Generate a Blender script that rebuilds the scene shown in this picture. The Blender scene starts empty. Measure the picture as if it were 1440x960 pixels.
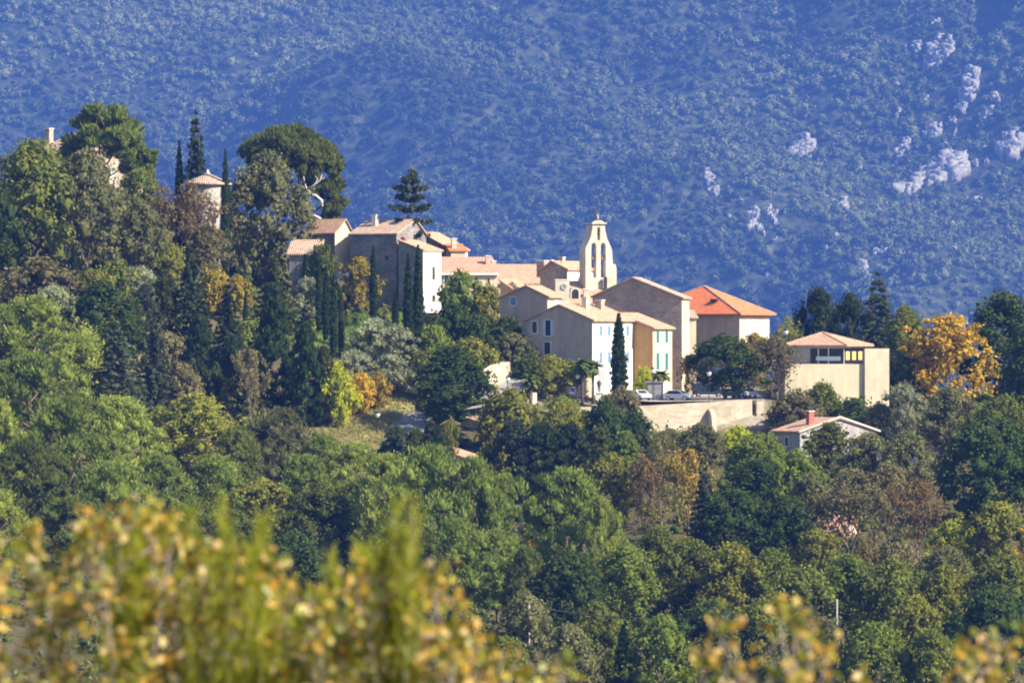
import bpy, bmesh, math, random
import numpy as np
from mathutils import Vector, Matrix

random.seed(7)
SC = bpy.context.scene
COL = SC.collection
FPX = 8000.0            # focal length in photo pixels (200 mm lens, 1440 px wide frame)

def at(px, py, d):
    return Vector(((px - 720) * d / FPX, d, (480 - py) * d / FPX))

def zpx(py, d):
    return (480 - py) * d / FPX

# ------------------------------------------------------------------ tagging
def tag(o, label=None, cat=None, group=None, kind=None):
    if label: o['label'] = label
    if cat: o['category'] = cat
    if group: o['group'] = group
    if kind: o['kind'] = kind
    return o

def empty(name, loc=(0, 0, 0), rz=0.0, scale=None):
    o = bpy.data.objects.new(name, None)
    o.empty_display_size = 0.5
    COL.objects.link(o)
    o.location = loc
    o.rotation_euler = (0, 0, rz)
    if scale: o.scale = scale
    return o

def link(name, me, parent=None, mat=None):
    o = bpy.data.objects.new(name, me)
    COL.objects.link(o)
    if parent is not None: o.parent = parent
    if mat is not None:
        if len(me.materials) == 0: me.materials.append(mat)
    return o

# ------------------------------------------------------------------ materials
def new_mat(name):
    m = bpy.data.materials.new(name)
    m.use_nodes = True
    nt = m.node_tree
    nt.nodes.clear()
    out = nt.nodes.new('ShaderNodeOutputMaterial')
    return m, nt, out

def N(nt, typ, **kw):
    n = nt.nodes.new(typ)
    for k, v in kw.items():
        if k in n.inputs.keys(): n.inputs[k].default_value = v
        else: setattr(n, k, v)
    return n

def rgba(c): return (c[0], c[1], c[2], 1.0)

LEAF = {}
def leaf_mat(key, c1, c2, transl=0.38):
    if key in LEAF: return LEAF[key]
    m, nt, out = new_mat('foliage_' + key)
    L = nt.links.new
    a = N(nt, 'ShaderNodeAttribute'); a.attribute_name = 'var'
    mix = N(nt, 'ShaderNodeMixRGB'); mix.inputs[1].default_value = rgba(c1); mix.inputs[2].default_value = rgba(c2)
    L(a.outputs['Fac'], mix.inputs[0])
    oi = N(nt, 'ShaderNodeObjectInfo')
    mr = N(nt, 'ShaderNodeMapRange'); mr.inputs['To Min'].default_value = .82; mr.inputs['To Max'].default_value = 1.2
    L(oi.outputs['Random'], mr.inputs['Value'])
    mul = N(nt, 'ShaderNodeMixRGB', blend_type='MULTIPLY'); mul.inputs[0].default_value = 1
    L(mix.outputs[0], mul.inputs[1]); L(mr.outputs[0], mul.inputs[2])
    d = N(nt, 'ShaderNodeBsdfDiffuse'); t = N(nt, 'ShaderNodeBsdfTranslucent')
    L(mul.outputs[0], d.inputs['Color']); L(mul.outputs[0], t.inputs['Color'])
    ms = N(nt, 'ShaderNodeMixShader'); ms.inputs[0].default_value = transl
    L(d.outputs[0], ms.inputs[1]); L(t.outputs[0], ms.inputs[2]); L(ms.outputs[0], out.inputs[0])
    LEAF[key] = m
    return m

PAL = {
 'pineL': ((.12, .175, .03), (.27, .32, .08)),
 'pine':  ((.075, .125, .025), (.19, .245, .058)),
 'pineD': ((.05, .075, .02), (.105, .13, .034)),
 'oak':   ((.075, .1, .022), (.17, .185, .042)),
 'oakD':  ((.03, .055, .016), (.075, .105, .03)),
 'oakG':  ((.085, .095, .04), (.18, .18, .085)),
 'oakY':  ((.105, .125, .022), (.25, .24, .05)),
 'green': ((.075, .12, .022), (.17, .22, .045)),
 'lime':  ((.2, .25, .02), (.42, .42, .035)),
 'goldD': ((.13, .12, .024), (.4, .3, .045)),
 'gold':  ((.2, .16, .022), (.56, .34, .04)),
 'amber': ((.16, .135, .033), (.36, .25, .05)),
 'brown': ((.1, .095, .046), (.21, .185, .092)),
 'rust':  ((.1, .078, .036), (.21, .145, .068)),
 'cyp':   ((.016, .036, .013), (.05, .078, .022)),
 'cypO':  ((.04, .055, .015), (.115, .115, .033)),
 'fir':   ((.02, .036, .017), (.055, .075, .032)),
 'firB':  ((.042, .06, .04), (.095, .115, .07)),
 'olive': ((.17, .19, .12), (.36, .38, .26)),
 'palm':  ((.045, .085, .02), (.14, .165, .045)),
}
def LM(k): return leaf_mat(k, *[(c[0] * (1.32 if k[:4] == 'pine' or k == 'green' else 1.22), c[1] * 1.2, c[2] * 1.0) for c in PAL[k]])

SIMPLE = {}
def simple(name, c, rough=.8, var=.15, scale=1.5, metal=0.0, c2=None, bump=0.0):
    """plain surface with procedural mottling"""
    if name in SIMPLE: return SIMPLE[name]
    m, nt, out = new_mat(name)
    L = nt.links.new
    tc = N(nt, 'ShaderNodeTexCoord')
    no = N(nt, 'ShaderNodeTexNoise'); no.inputs['Scale'].default_value = scale; no.inputs['Detail'].default_value = 6
    L(tc.outputs['Object'], no.inputs['Vector'])
    cr = N(nt, 'ShaderNodeValToRGB')
    e = cr.color_ramp.elements
    e[0].position = .3; e[1].position = .7
    lo = [max(0, v * (1 - var)) for v in c]; hi = [v * (1 + var) for v in (c2 or c)]
    e[0].color = rgba(lo); e[1].color = rgba(hi)
    L(no.outputs[0], cr.inputs[0])
    p = N(nt, 'ShaderNodeBsdfPrincipled'); p.inputs['Roughness'].default_value = rough; p.inputs['Metallic'].default_value = metal
    if 'plaster' in name:
        # weathering: rain streaks and patches of older render
        mp = N(nt, 'ShaderNodeMapping'); mp.inputs['Scale'].default_value = (.9, .9, .2); L(tc.outputs['Object'], mp.inputs[0])
        n2 = N(nt, 'ShaderNodeTexNoise'); n2.inputs['Scale'].default_value = 1.0; n2.inputs['Detail'].default_value = 7; n2.inputs['Roughness'].default_value = .65
        L(mp.outputs[0], n2.inputs['Vector'])
        m2 = N(nt, 'ShaderNodeMapRange'); m2.inputs['From Min'].default_value = .34; m2.inputs['From Max'].default_value = .6; m2.inputs['To Min'].default_value = .82; m2.inputs['To Max'].default_value = 1.04
        L(n2.outputs[0], m2.inputs[0])
        mx = N(nt, 'ShaderNodeMixRGB', blend_type='MULTIPLY'); mx.inputs[0].default_value = 1
        L(cr.outputs[0], mx.inputs[1]); L(m2.outputs[0], mx.inputs[2]); L(mx.outputs[0], p.inputs['Base Color'])
    else:
        L(cr.outputs[0], p.inputs['Base Color'])
    if bump:
        b = N(nt, 'ShaderNodeBump'); b.inputs['Strength'].default_value = bump; b.inputs['Distance'].default_value = .1
        L(no.outputs[0], b.inputs['Height']); L(b.outputs[0], p.inputs['Normal'])
    L(p.outputs[0], out.inputs[0])
    SIMPLE[name] = m
    return m

def stone_mat(name, c1, c2, mortar, sx=1.1, sz=2.2, stain=.35):
    m, nt, out = new_mat(name); L = nt.links.new
    tc = N(nt, 'ShaderNodeTexCoord')
    mp = N(nt, 'ShaderNodeMapping'); mp.inputs['Scale'].default_value = (sx, sx, sz)
    L(tc.outputs['Object'], mp.inputs[0])
    vo = N(nt, 'ShaderNodeTexVoronoi'); vo.inputs['Scale'].default_value = 1.3
    L(mp.outputs[0], vo.inputs['Vector'])
    ve = N(nt, 'ShaderNodeTexVoronoi', feature='DISTANCE_TO_EDGE'); ve.inputs['Scale'].default_value = 1.3
    L(mp.outputs[0], ve.inputs['Vector'])
    mix = N(nt, 'ShaderNodeMixRGB'); mix.inputs[1].default_value = rgba(c1); mix.inputs[2].default_value = rgba(c2)
    sep = N(nt, 'ShaderNodeSeparateColor'); L(vo.outputs['Color'], sep.inputs[0]); L(sep.outputs[0], mix.inputs[0])
    st = N(nt, 'ShaderNodeMath', operation='LESS_THAN'); st.inputs[1].default_value = .05
    L(ve.outputs['Distance'], st.inputs[0])
    m2 = N(nt, 'ShaderNodeMixRGB'); m2.inputs[2].default_value = rgba(mortar)
    L(st.outputs[0], m2.inputs[0]); L(mix.outputs[0], m2.inputs[1])
    no = N(nt, 'ShaderNodeTexNoise'); no.inputs['Scale'].default_value = .35; no.inputs['Detail'].default_value = 8
    L(tc.outputs['Object'], no.inputs['Vector'])
    mr = N(nt, 'ShaderNodeMapRange'); mr.inputs['From Min'].default_value = .3; mr.inputs['From Max'].default_value = .7
    mr.inputs['To Min'].default_value = 1 - stain; mr.inputs['To Max'].default_value = 1.1
    L(no.outputs[0], mr.inputs[0])
    mu = N(nt, 'ShaderNodeMixRGB', blend_type='MULTIPLY'); mu.inputs[0].default_value = 1
    L(m2.outputs[0], mu.inputs[1]); L(mr.outputs[0], mu.inputs[2])
    p = N(nt, 'ShaderNodeBsdfPrincipled'); p.inputs['Roughness'].default_value = .9
    L(mu.outputs[0], p.inputs['Base Color'])
    b = N(nt, 'ShaderNodeBump'); b.inputs['Strength'].default_value = .6; b.inputs['Distance'].default_value = .06
    L(ve.outputs['Distance'], b.inputs['Height']); L(b.outputs[0], p.inputs['Normal'])
    L(p.outputs[0], out.inputs[0])
    return m

def tile_mat(name, c1, c2, axis=1, period=.34):
    """canal tiles: rows running down the slope, patchy fired clay colours"""
    m, nt, out = new_mat(name); L = nt.links.new
    tc = N(nt, 'ShaderNodeTexCoord')
    sp = N(nt, 'ShaderNodeSeparateXYZ'); L(tc.outputs['Object'], sp.inputs[0])
    mu = N(nt, 'ShaderNodeMath', operation='MULTIPLY'); mu.inputs[1].default_value = 2 * math.pi / period
    L(sp.outputs[axis], mu.inputs[0])
    si = N(nt, 'ShaderNodeMath', operation='SINE'); L(mu.outputs[0], si.inputs[0])
    no = N(nt, 'ShaderNodeTexNoise'); no.inputs['Scale'].default_value = 1.6; no.inputs['Detail'].default_value = 9; no.inputs['Roughness'].default_value = .7
    L(tc.outputs['Object'], no.inputs['Vector'])
    cr = N(nt, 'ShaderNodeValToRGB'); e = cr.color_ramp.elements
    e[0].position = .36; e[1].position = .64; e[0].color = rgba(c1); e[1].color = rgba(c2)
    L(no.outputs[0], cr.inputs[0])
    p = N(nt, 'ShaderNodeBsdfPrincipled'); p.inputs['Roughness'].default_value = .85
    L(cr.outputs[0], p.inputs['Base Color'])
    b = N(nt, 'ShaderNodeBump'); b.inputs['Strength'].default_value = .5; b.inputs['Distance'].default_value = .05
    L(si.outputs[0], b.inputs['Height']); L(b.outputs[0], p.inputs['Normal'])
    L(p.outputs[0], out.inputs[0])
    return m

TILE = {}
def tiles(kind, axis):
    k = (kind, axis)
    if k not in TILE:
        c = {'pink': ((.34, .185, .11), (.54, .34, .22)), 'orange': ((.5, .125, .045), (.68, .2, .075)),
             'old': ((.29, .19, .13), (.5, .36, .26)), 'red': ((.36, .17, .11), (.5, .28, .19))}[kind]
        TILE[k] = tile_mat('clay_tiles_%s_%d' % (kind, axis), c[0], c[1], axis)
    return TILE[k]

M_CREAM = simple('cream_plaster', (.56, .47, .33), .9, .12, .6)
M_YELLOW = simple('yellow_plaster', (.56, .48, .33), .9, .08, .4)
M_WHITE = simple('white_plaster', (.66, .63, .57), .85, .05, .6)
M_PALE = simple('pale_plaster', (.62, .54, .44), .9, .12, .6)
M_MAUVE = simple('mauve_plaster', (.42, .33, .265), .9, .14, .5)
M_OCHRE = simple('ochre_plaster', (.5, .29, .1), .9, .1, .5)
M_GREY = simple('grey_plaster', (.33, .31, .3), .9, .15, .5)
M_STONE = stone_mat('rubble_stone', (.32, .24, .18), (.46, .36, .27), (.4, .34, .28))
M_STONEG = stone_mat('grey_tower_stone', (.26, .235, .2), (.4, .37, .32), (.36, .33, .29), stain=.5)
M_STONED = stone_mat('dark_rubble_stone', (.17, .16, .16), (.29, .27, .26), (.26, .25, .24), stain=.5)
M_STONEL = stone_mat('pale_rubble_stone', (.42, .345, .245), (.58, .49, .36), (.48, .41, .31), stain=.35)
M_ASHLAR = stone_mat('pale_ashlar', (.56, .47, .35), (.68, .59, .45), (.58, .5, .4), .7, 1.6, .3)
M_DARK = simple('dark_opening', (.02, .022, .028), .3, .1)
M_GLASS = simple('window_glass', (.03, .045, .07), .08, .1)
M_TEAL = simple('teal_shutter', (.03, .14, .13), .6, .1)
M_BLUE = simple('blue_shutter', (.13, .21, .31), .6, .1)
M_PBLUE = simple('pale_blue_shutter', (.38, .47, .56), .6, .05)
M_TRIM = simple('white_trim', (.72, .7, .66), .7, .05)
M_BRICK = simple('red_brick', (.34, .11, .07), .85, .2, 4)
M_IRON = simple('black_iron', (.02, .02, .022), .5, .1)
M_GLOBE = simple('opal_lamp_glass', (.8, .82, .84), .25, .03)
M_BARK = simple('tree_bark', (.11, .085, .065), .95, .3, 5)
M_BARKP = simple('pine_bark', (.13, .085, .06), .95, .3, 5)
M_DEADW = simple('bleached_wood', (.5, .46, .42), .9, .15, 4)
M_ASPH = simple('asphalt', (.27, .255, .245), .9, .2, .7)
M_GRAVEL = simple('pale_gravel', (.36, .31, .26), .95, .15, 1.2)
M_TYRE = simple('tyre_rubber', (.02, .02, .02), .8, .1)
M_CARGL = simple('car_glass', (.02, .03, .04), .05, .1)
M_YBLIND = simple('yellow_blind', (.62, .45, .15), .7, .06)

# ------------------------------------------------------------------ terrain
XC = np.array([-90, -65, -45, -28, -14, 0, 10, 20, 36, 48, 62, 90.])
ROWS = [
 (-80, [-1.7]*12), (0, [-1.7]*12), (12, [-2.3]*12), (25, [-3.4]*12), (60, [-8]*12), (150, [-20]*12), (300, [-40]*12),
 (480, [-55]*12),
 (560, [-42, -43, -43.5] + [-44]*9),
 (620, [-33, -34, -35, -36, -36.5, -37, -37, -37, -37, -37, -37, -37]),
 (680, [-23, -24.5, -26, -27.5, -28, -28.5, -28.5, -28.5, -28.5, -28.5, -28, -28]),
 (740, [-13, -14, -16, -18, -19, -19.5, -19.5, -20, -20, -20, -20, -20]),
 (770, [-5, -6, -9, -13, -13.5, -15, -15, -15.5, -16, -17, -16, -15]),
 (785, [-.5, -2, -5, -9.6, -10.9, -11.5, -12, -13.4, -13.6, -14.5, -13, -13]),
 (793, [1.5, .5, -3, -7.5, -8.3, -9, -9.5, -12.8, -13.2, -11.5, -12, -12]),
 (799, [4, 3, -.5, -5, -5.5, -7, -8, -8.4, -8.2, -9, -11, -11]),
 (815, [8, 7, 4, 0, 0, -2, -6, -8, -7.7, -8.5, -10, -10]),
 (835, [13.5, 13, 10, 4.5, 4.5, 1.5, -2, -6, -6.5, -7.5, -9, -9]),
 (870, [21, 20, 16, 8, 7, 4, 1, -3, -6, -7, -9, -9]),
 (900, [25, 25, 19, 10, 7, 5, 2, -3, -7, -8, -10, -10]),
 (1000, [14, 14, 10, 2, 0, -3, -6, -10, -14, -16, -18, -18]),
 (1200, [-40]*12), (1600, [-62]*12), (3300, [-68]*12), (7000, [-70]*12)]
DR = np.array([r[0] for r in ROWS], float)
ZT = np.array([r[1] for r in ROWS], float)

def Hs(x, d):
    """terrain height, arrays"""
    x = np.atleast_1d(np.asarray(x, float)); d = np.atleast_1d(np.asarray(d, float))
    xi = np.clip(np.searchsorted(XC, x) - 1, 0, len(XC) - 2)
    fx = np.clip((x - XC[xi]) / (XC[xi + 1] - XC[xi]), 0, 1)
    di = np.clip(np.searchsorted(DR, d) - 1, 0, len(DR) - 2)
    fd = np.clip((d - DR[di]) / (DR[di + 1] - DR[di]), 0, 1)
    z = (ZT[di, xi] * (1 - fx) + ZT[di, xi + 1] * fx) * (1 - fd) + (ZT[di + 1, xi] * (1 - fx) + ZT[di + 1, xi + 1] * fx) * fd
    return z
def H(x, d): return float(Hs(x, d)[0])

DD = np.arange(545, 1000, 1.0)
def ground_at(px, py, dmin=545):
    """depth at which the sight line through a photo pixel meets the terrain"""
    x = (px - 720) * DD / FPX
    zr = (480 - py) * DD / FPX
    hit = np.nonzero((zr <= Hs(x, DD)) & (DD >= dmin))[0]
    return float(DD[hit[0]]) if len(hit) else None

# ------------------------------------------------------------------ mesh helpers
def mesh_np(name, verts, faces, var=None, smooth=False):
    """verts (n,3); faces (m,k) all the same size"""
    me = bpy.data.meshes.new(name)
    verts = np.asarray(verts, np.float32); faces = np.asarray(faces, np.int32)
    n, (m, k) = len(verts), faces.shape
    me.vertices.add(n); me.vertices.foreach_set('co', verts.ravel())
    me.loops.add(m * k); me.loops.foreach_set('vertex_index', faces.ravel())
    me.polygons.add(m)
    me.polygons.foreach_set('loop_start', np.arange(0, m * k, k, dtype=np.int32))
    me.polygons.foreach_set('loop_total', np.full(m, k, np.int32))
    if smooth: me.polygons.foreach_set('use_smooth', np.ones(m, bool))
    me.update(calc_edges=True)
    if var is not None:
        a = me.attributes.new('var', 'FLOAT', 'FACE')
        a.data.foreach_set('value', np.asarray(var, np.float32))
    me.validate()
    return me

def bm_mesh(name, bm, smooth=False):
    bmesh.ops.recalc_face_normals(bm, faces=bm.faces)
    me = bpy.data.meshes.new(name); bm.to_mesh(me); bm.free()
    if smooth:
        me.polygons.foreach_set('use_smooth', np.ones(len(me.polygons), bool))
    return me

def add_box(bm, x0, x1, y0, y1, z0, z1):
    v = [bm.verts.new(p) for p in ((x0, y0, z0), (x1, y0, z0), (x1, y1, z0), (x0, y1, z0), (x0, y0, z1), (x1, y0, z1), (x1, y1, z1), (x0, y1, z1))]
    for f in ((0, 3, 2, 1), (4, 5, 6, 7), (0, 1, 5, 4), (1, 2, 6, 5), (2, 3, 7, 6), (3, 0, 4, 7)):
        bm.faces.new([v[i] for i in f])
    return v

def add_tube(bm, pts, radii, seg=6, cap=True):
    rings = []
    n = len(pts)
    pts = [Vector(p) for p in pts]
    for i, p in enumerate(pts):
        t = (pts[min(i + 1, n - 1)] - pts[max(i - 1, 0)]).normalized()
        u = t.cross(Vector((0.3, 1, 0.1)));
        if u.length < 1e-3: u = t.cross(Vector((1, 0, 0)))
        u.normalize(); w = t.cross(u)
        r = radii[i]
        rings.append([bm.verts.new(p + (u * math.cos(a) + w * math.sin(a)) * r) for a in [2 * math.pi * k / seg for k in range(seg)]])
    for a, b in zip(rings, rings[1:]):
        for k in range(seg):
            bm.faces.new((a[k], a[(k + 1) % seg], b[(k + 1) % seg], b[k]))
    if cap:
        bm.faces.new(rings[0]); bm.faces.new(rings[-1])

def add_lathe(bm, prof, seg=16, cx=0, cy=0):
    rings = []
    for r, z in prof:
        rings.append([bm.verts.new((cx + r * math.cos(2 * math.pi * k / seg), cy + r * math.sin(2 * math.pi * k / seg), z)) for k in range(seg)])
    for a, b in zip(rings, rings[1:]):
        for k in range(seg):
            bm.faces.new((a[k], a[(k + 1) % seg], b[(k + 1) % seg], b[k]))
    bm.faces.new(rings[0]); bm.faces.new(rings[-1])

def add_prism(bm, prof, b0, b1, axis='y'):
    """profile of (a, z) extruded from b0 to b1 along the axis"""
    def P(a, b, z): return (a, b, z) if axis == 'y' else (b, a, z)
    A = [bm.verts.new(P(a, b0, z)) for a, z in prof]
    B = [bm.verts.new(P(a, b1, z)) for a, z in prof]
    n = len(prof)
    bm.faces.new(A); bm.faces.new(B[::-1])
    for i in range(n):
        bm.faces.new((A[i], B[i], B[(i + 1) % n], A[(i + 1) % n]))

def ico(sub):
    bm = bmesh.new(); bmesh.ops.create_icosphere(bm, subdivisions=sub, radius=1)
    v = np.array([p.co[:] for p in bm.verts]); f = np.array([[q.index for q in p.verts] for p in bm.faces])
    bm.free(); return v, f
ICO1 = ico(1); ICO2 = ico(2)
# ------------------------------------------------------------------ vegetation prototypes (unit height, unit width)
def unit(v):
    return v / np.maximum(np.linalg.norm(v, axis=-1, keepdims=True), 1e-6)

def leafcloud(rng, clumps, per, size, elong=1.5, up=0.0, shell=(.72, 1.08), core=.8, flat=1.0, jit=.8, asp=1.0):
    """clumps (n,4): x y z r.  Every clump is a shell of small leaf faces round a solid core.
    asp is height/width of the finished tree so that leaves keep their shape"""
    clumps = np.asarray(clumps, float)
    n = len(clumps)
    c = np.repeat(clumps, per, axis=0)
    d = unit(rng.normal(size=(n * per, 3)))
    d[:, 2] = np.where(d[:, 2] < -.3, -d[:, 2], d[:, 2])
    rad = c[:, 3] * rng.uniform(shell[0], shell[1], n * per)
    sc = np.array([1, 1, flat / asp])
    pos = c[:, :3] + d * rad[:, None] * sc
    if up > 0:
        t = unit(d * .7 + np.array([0, 0, up]) + rng.normal(size=d.shape) * .3)
        b = unit(np.cross(t, rng.normal(size=d.shape)))
    else:
        nn = unit(d + rng.normal(size=d.shape) * jit)
        t = unit(np.cross(nn, rng.normal(size=d.shape)))
        b = np.cross(nn, t)
    s = size * rng.uniform(.6, 1.35, n * per)
    t = t * (s * elong)[:, None] * .5; b = b * s[:, None] * .5
    z = np.array([1, 1, 1 / asp])
    V = np.stack([pos - t * z, pos + b * z, pos + t * z, pos - b * z], 1).reshape(-1, 3)
    F = np.arange(n * per * 4).reshape(-1, 4)
    cv = rng.uniform(0, 1, n)
    var = np.clip(.38 * np.repeat(cv, per) + .62 * rng.uniform(0, 1, n * per), 0, 1)
    if core > 0:
        iv, fi = ICO1
        q = len(iv)
        CV = (clumps[:, None, :3] + iv[None] * clumps[:, 3][:, None, None] * core * rng.uniform(.75, 1.1, (n, q, 1)) * sc).reshape(-1, 3)
        CF = (fi[None] + (np.arange(n) * q)[:, None, None]).reshape(-1, 3)
        CF = np.concatenate([CF, CF[:, 2:3]], 1)  # degenerate quads become triangles below
        tri = CF[:, :3] + len(V)
        # store the cores as thin quads: split every triangle through its middle
        base = len(V) + len(CV)
        mids = (CV[tri[:, 1] - len(V)] + CV[tri[:, 2] - len(V)]) / 2
        quad = np.stack([tri[:, 0], tri[:, 1], base + np.arange(len(tri)), tri[:, 2]], 1)
        V = np.concatenate([V, CV, mids]); F = np.concatenate([F, quad])
        var = np.concatenate([var, np.clip(np.repeat(cv, len(fi)) * .3 + rng.uniform(0, .3, len(quad)), 0, 1)])
    return V, F, var

def profile_clumps(rng, n, t0, prof, rc, zs=None, inner=.25, lump=.12):
    """clumps spread over a body of revolution with an uneven outline"""
    out = []
    ph = rng.uniform(0, 6.28, 4)
    for i in range(n):
        t = t0 + (1 - t0) * ((i + rng.uniform(0, 1)) / n) ** .85
        a = i * 2.39996 + rng.uniform(-.5, .5)
        k = 1 + lump * (math.sin(2 * a + ph[0]) + math.sin(3 * a + 5 * t + ph[1])) + rng.uniform(-lump, lump)
        R = prof((t - t0) / (1 - t0)) * k
        r = rc * rng.uniform(.55, 1.5)
        rr = max(0, R - r * .75)
        if rng.uniform() < inner: rr *= rng.uniform(.2, .8)
        z = min(t, 1 - r * .7)
        out.append((rr * math.cos(a), rr * math.sin(a), z, r))
    return out

def joinparts(parts):
    V, F, W = [], [], []
    o = 0
    for v, f, w in parts:
        V.append(v); F.append(f + o); W.append(w); o += len(v)
    return np.concatenate(V), np.concatenate(F), np.concatenate(W)

def trunk_mesh(name, rng, top, r, limbs=5, l0=.35, spread=.3, lean=.02, seg=6):
    bm = bmesh.new()
    pts = [(rng.normal() * lean * i, rng.normal() * lean * i, top * i / 5 - (.06 if i == 0 else 0)) for i in range(6)]
    add_tube(bm, pts, [r * (1.25 - .2 * i) for i in range(6)], seg)
    for k in range(limbs):
        a = k * 2.4 + rng.uniform(0, 1)
        z = l0 + (top - l0) * (k + .3) / max(1, limbs)
        e = spread * rng.uniform(.6, 1.1)
        add_tube(bm, [(0, 0, z), (e * .5 * math.cos(a), e * .5 * math.sin(a), z + .07), (e * math.cos(a), e * math.sin(a), z + .17)], [r * .5, r * .33, r * .15], 5)
    return bm_mesh(name, bm, True)

def branches_mesh(name, rng, levels=4, r=.022, spread=.5, upw=.55, t0=.22, seg=4):
    """bare forking crown; returns the mesh and the twig ends"""
    bm = bmesh.new(); tips = []
    def grow(p, d, ln, rad, lv):
        q = p + d * ln
        mid = (p + q) / 2 + Vector(rng.normal(size=3)) * ln * .07
        add_tube(bm, [p, mid, q], [rad, rad * .85, rad * .65], seg if lv < 2 else 3, False)
        if lv >= 2: tips.append(tuple(mid)); tips.append(tuple(q))
        if lv >= levels: return
        k = 3 if lv < levels - 1 else 4
        for i in range(k):
            a = 2.1 * i + rng.uniform(0, 2)
            nd = (d * .75 + Vector((math.cos(a), math.sin(a), upw * rng.uniform(.2, 1.1))) * spread).normalized()
            grow(q if i < 2 else mid, nd, ln * rng.uniform(.6, .8), rad * .58, lv + 1)
    add_tube(bm, [(0, 0, -.06), (0, 0, t0)], [r * 1.3, r], 6)
    for i in range(3):
        a = 2.1 * i + rng.uniform(0, 1)
        grow(Vector((0, 0, t0)), Vector((math.cos(a) * .45, math.sin(a) * .45, 1)).normalized(), .26, r * .75, 1)
    return bm, np.array(tips)

PROTO = {}
def reg(kind, crown, trunk, bark):
    PROTO.setdefault(kind, []).append((crown, trunk, bark))

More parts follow.
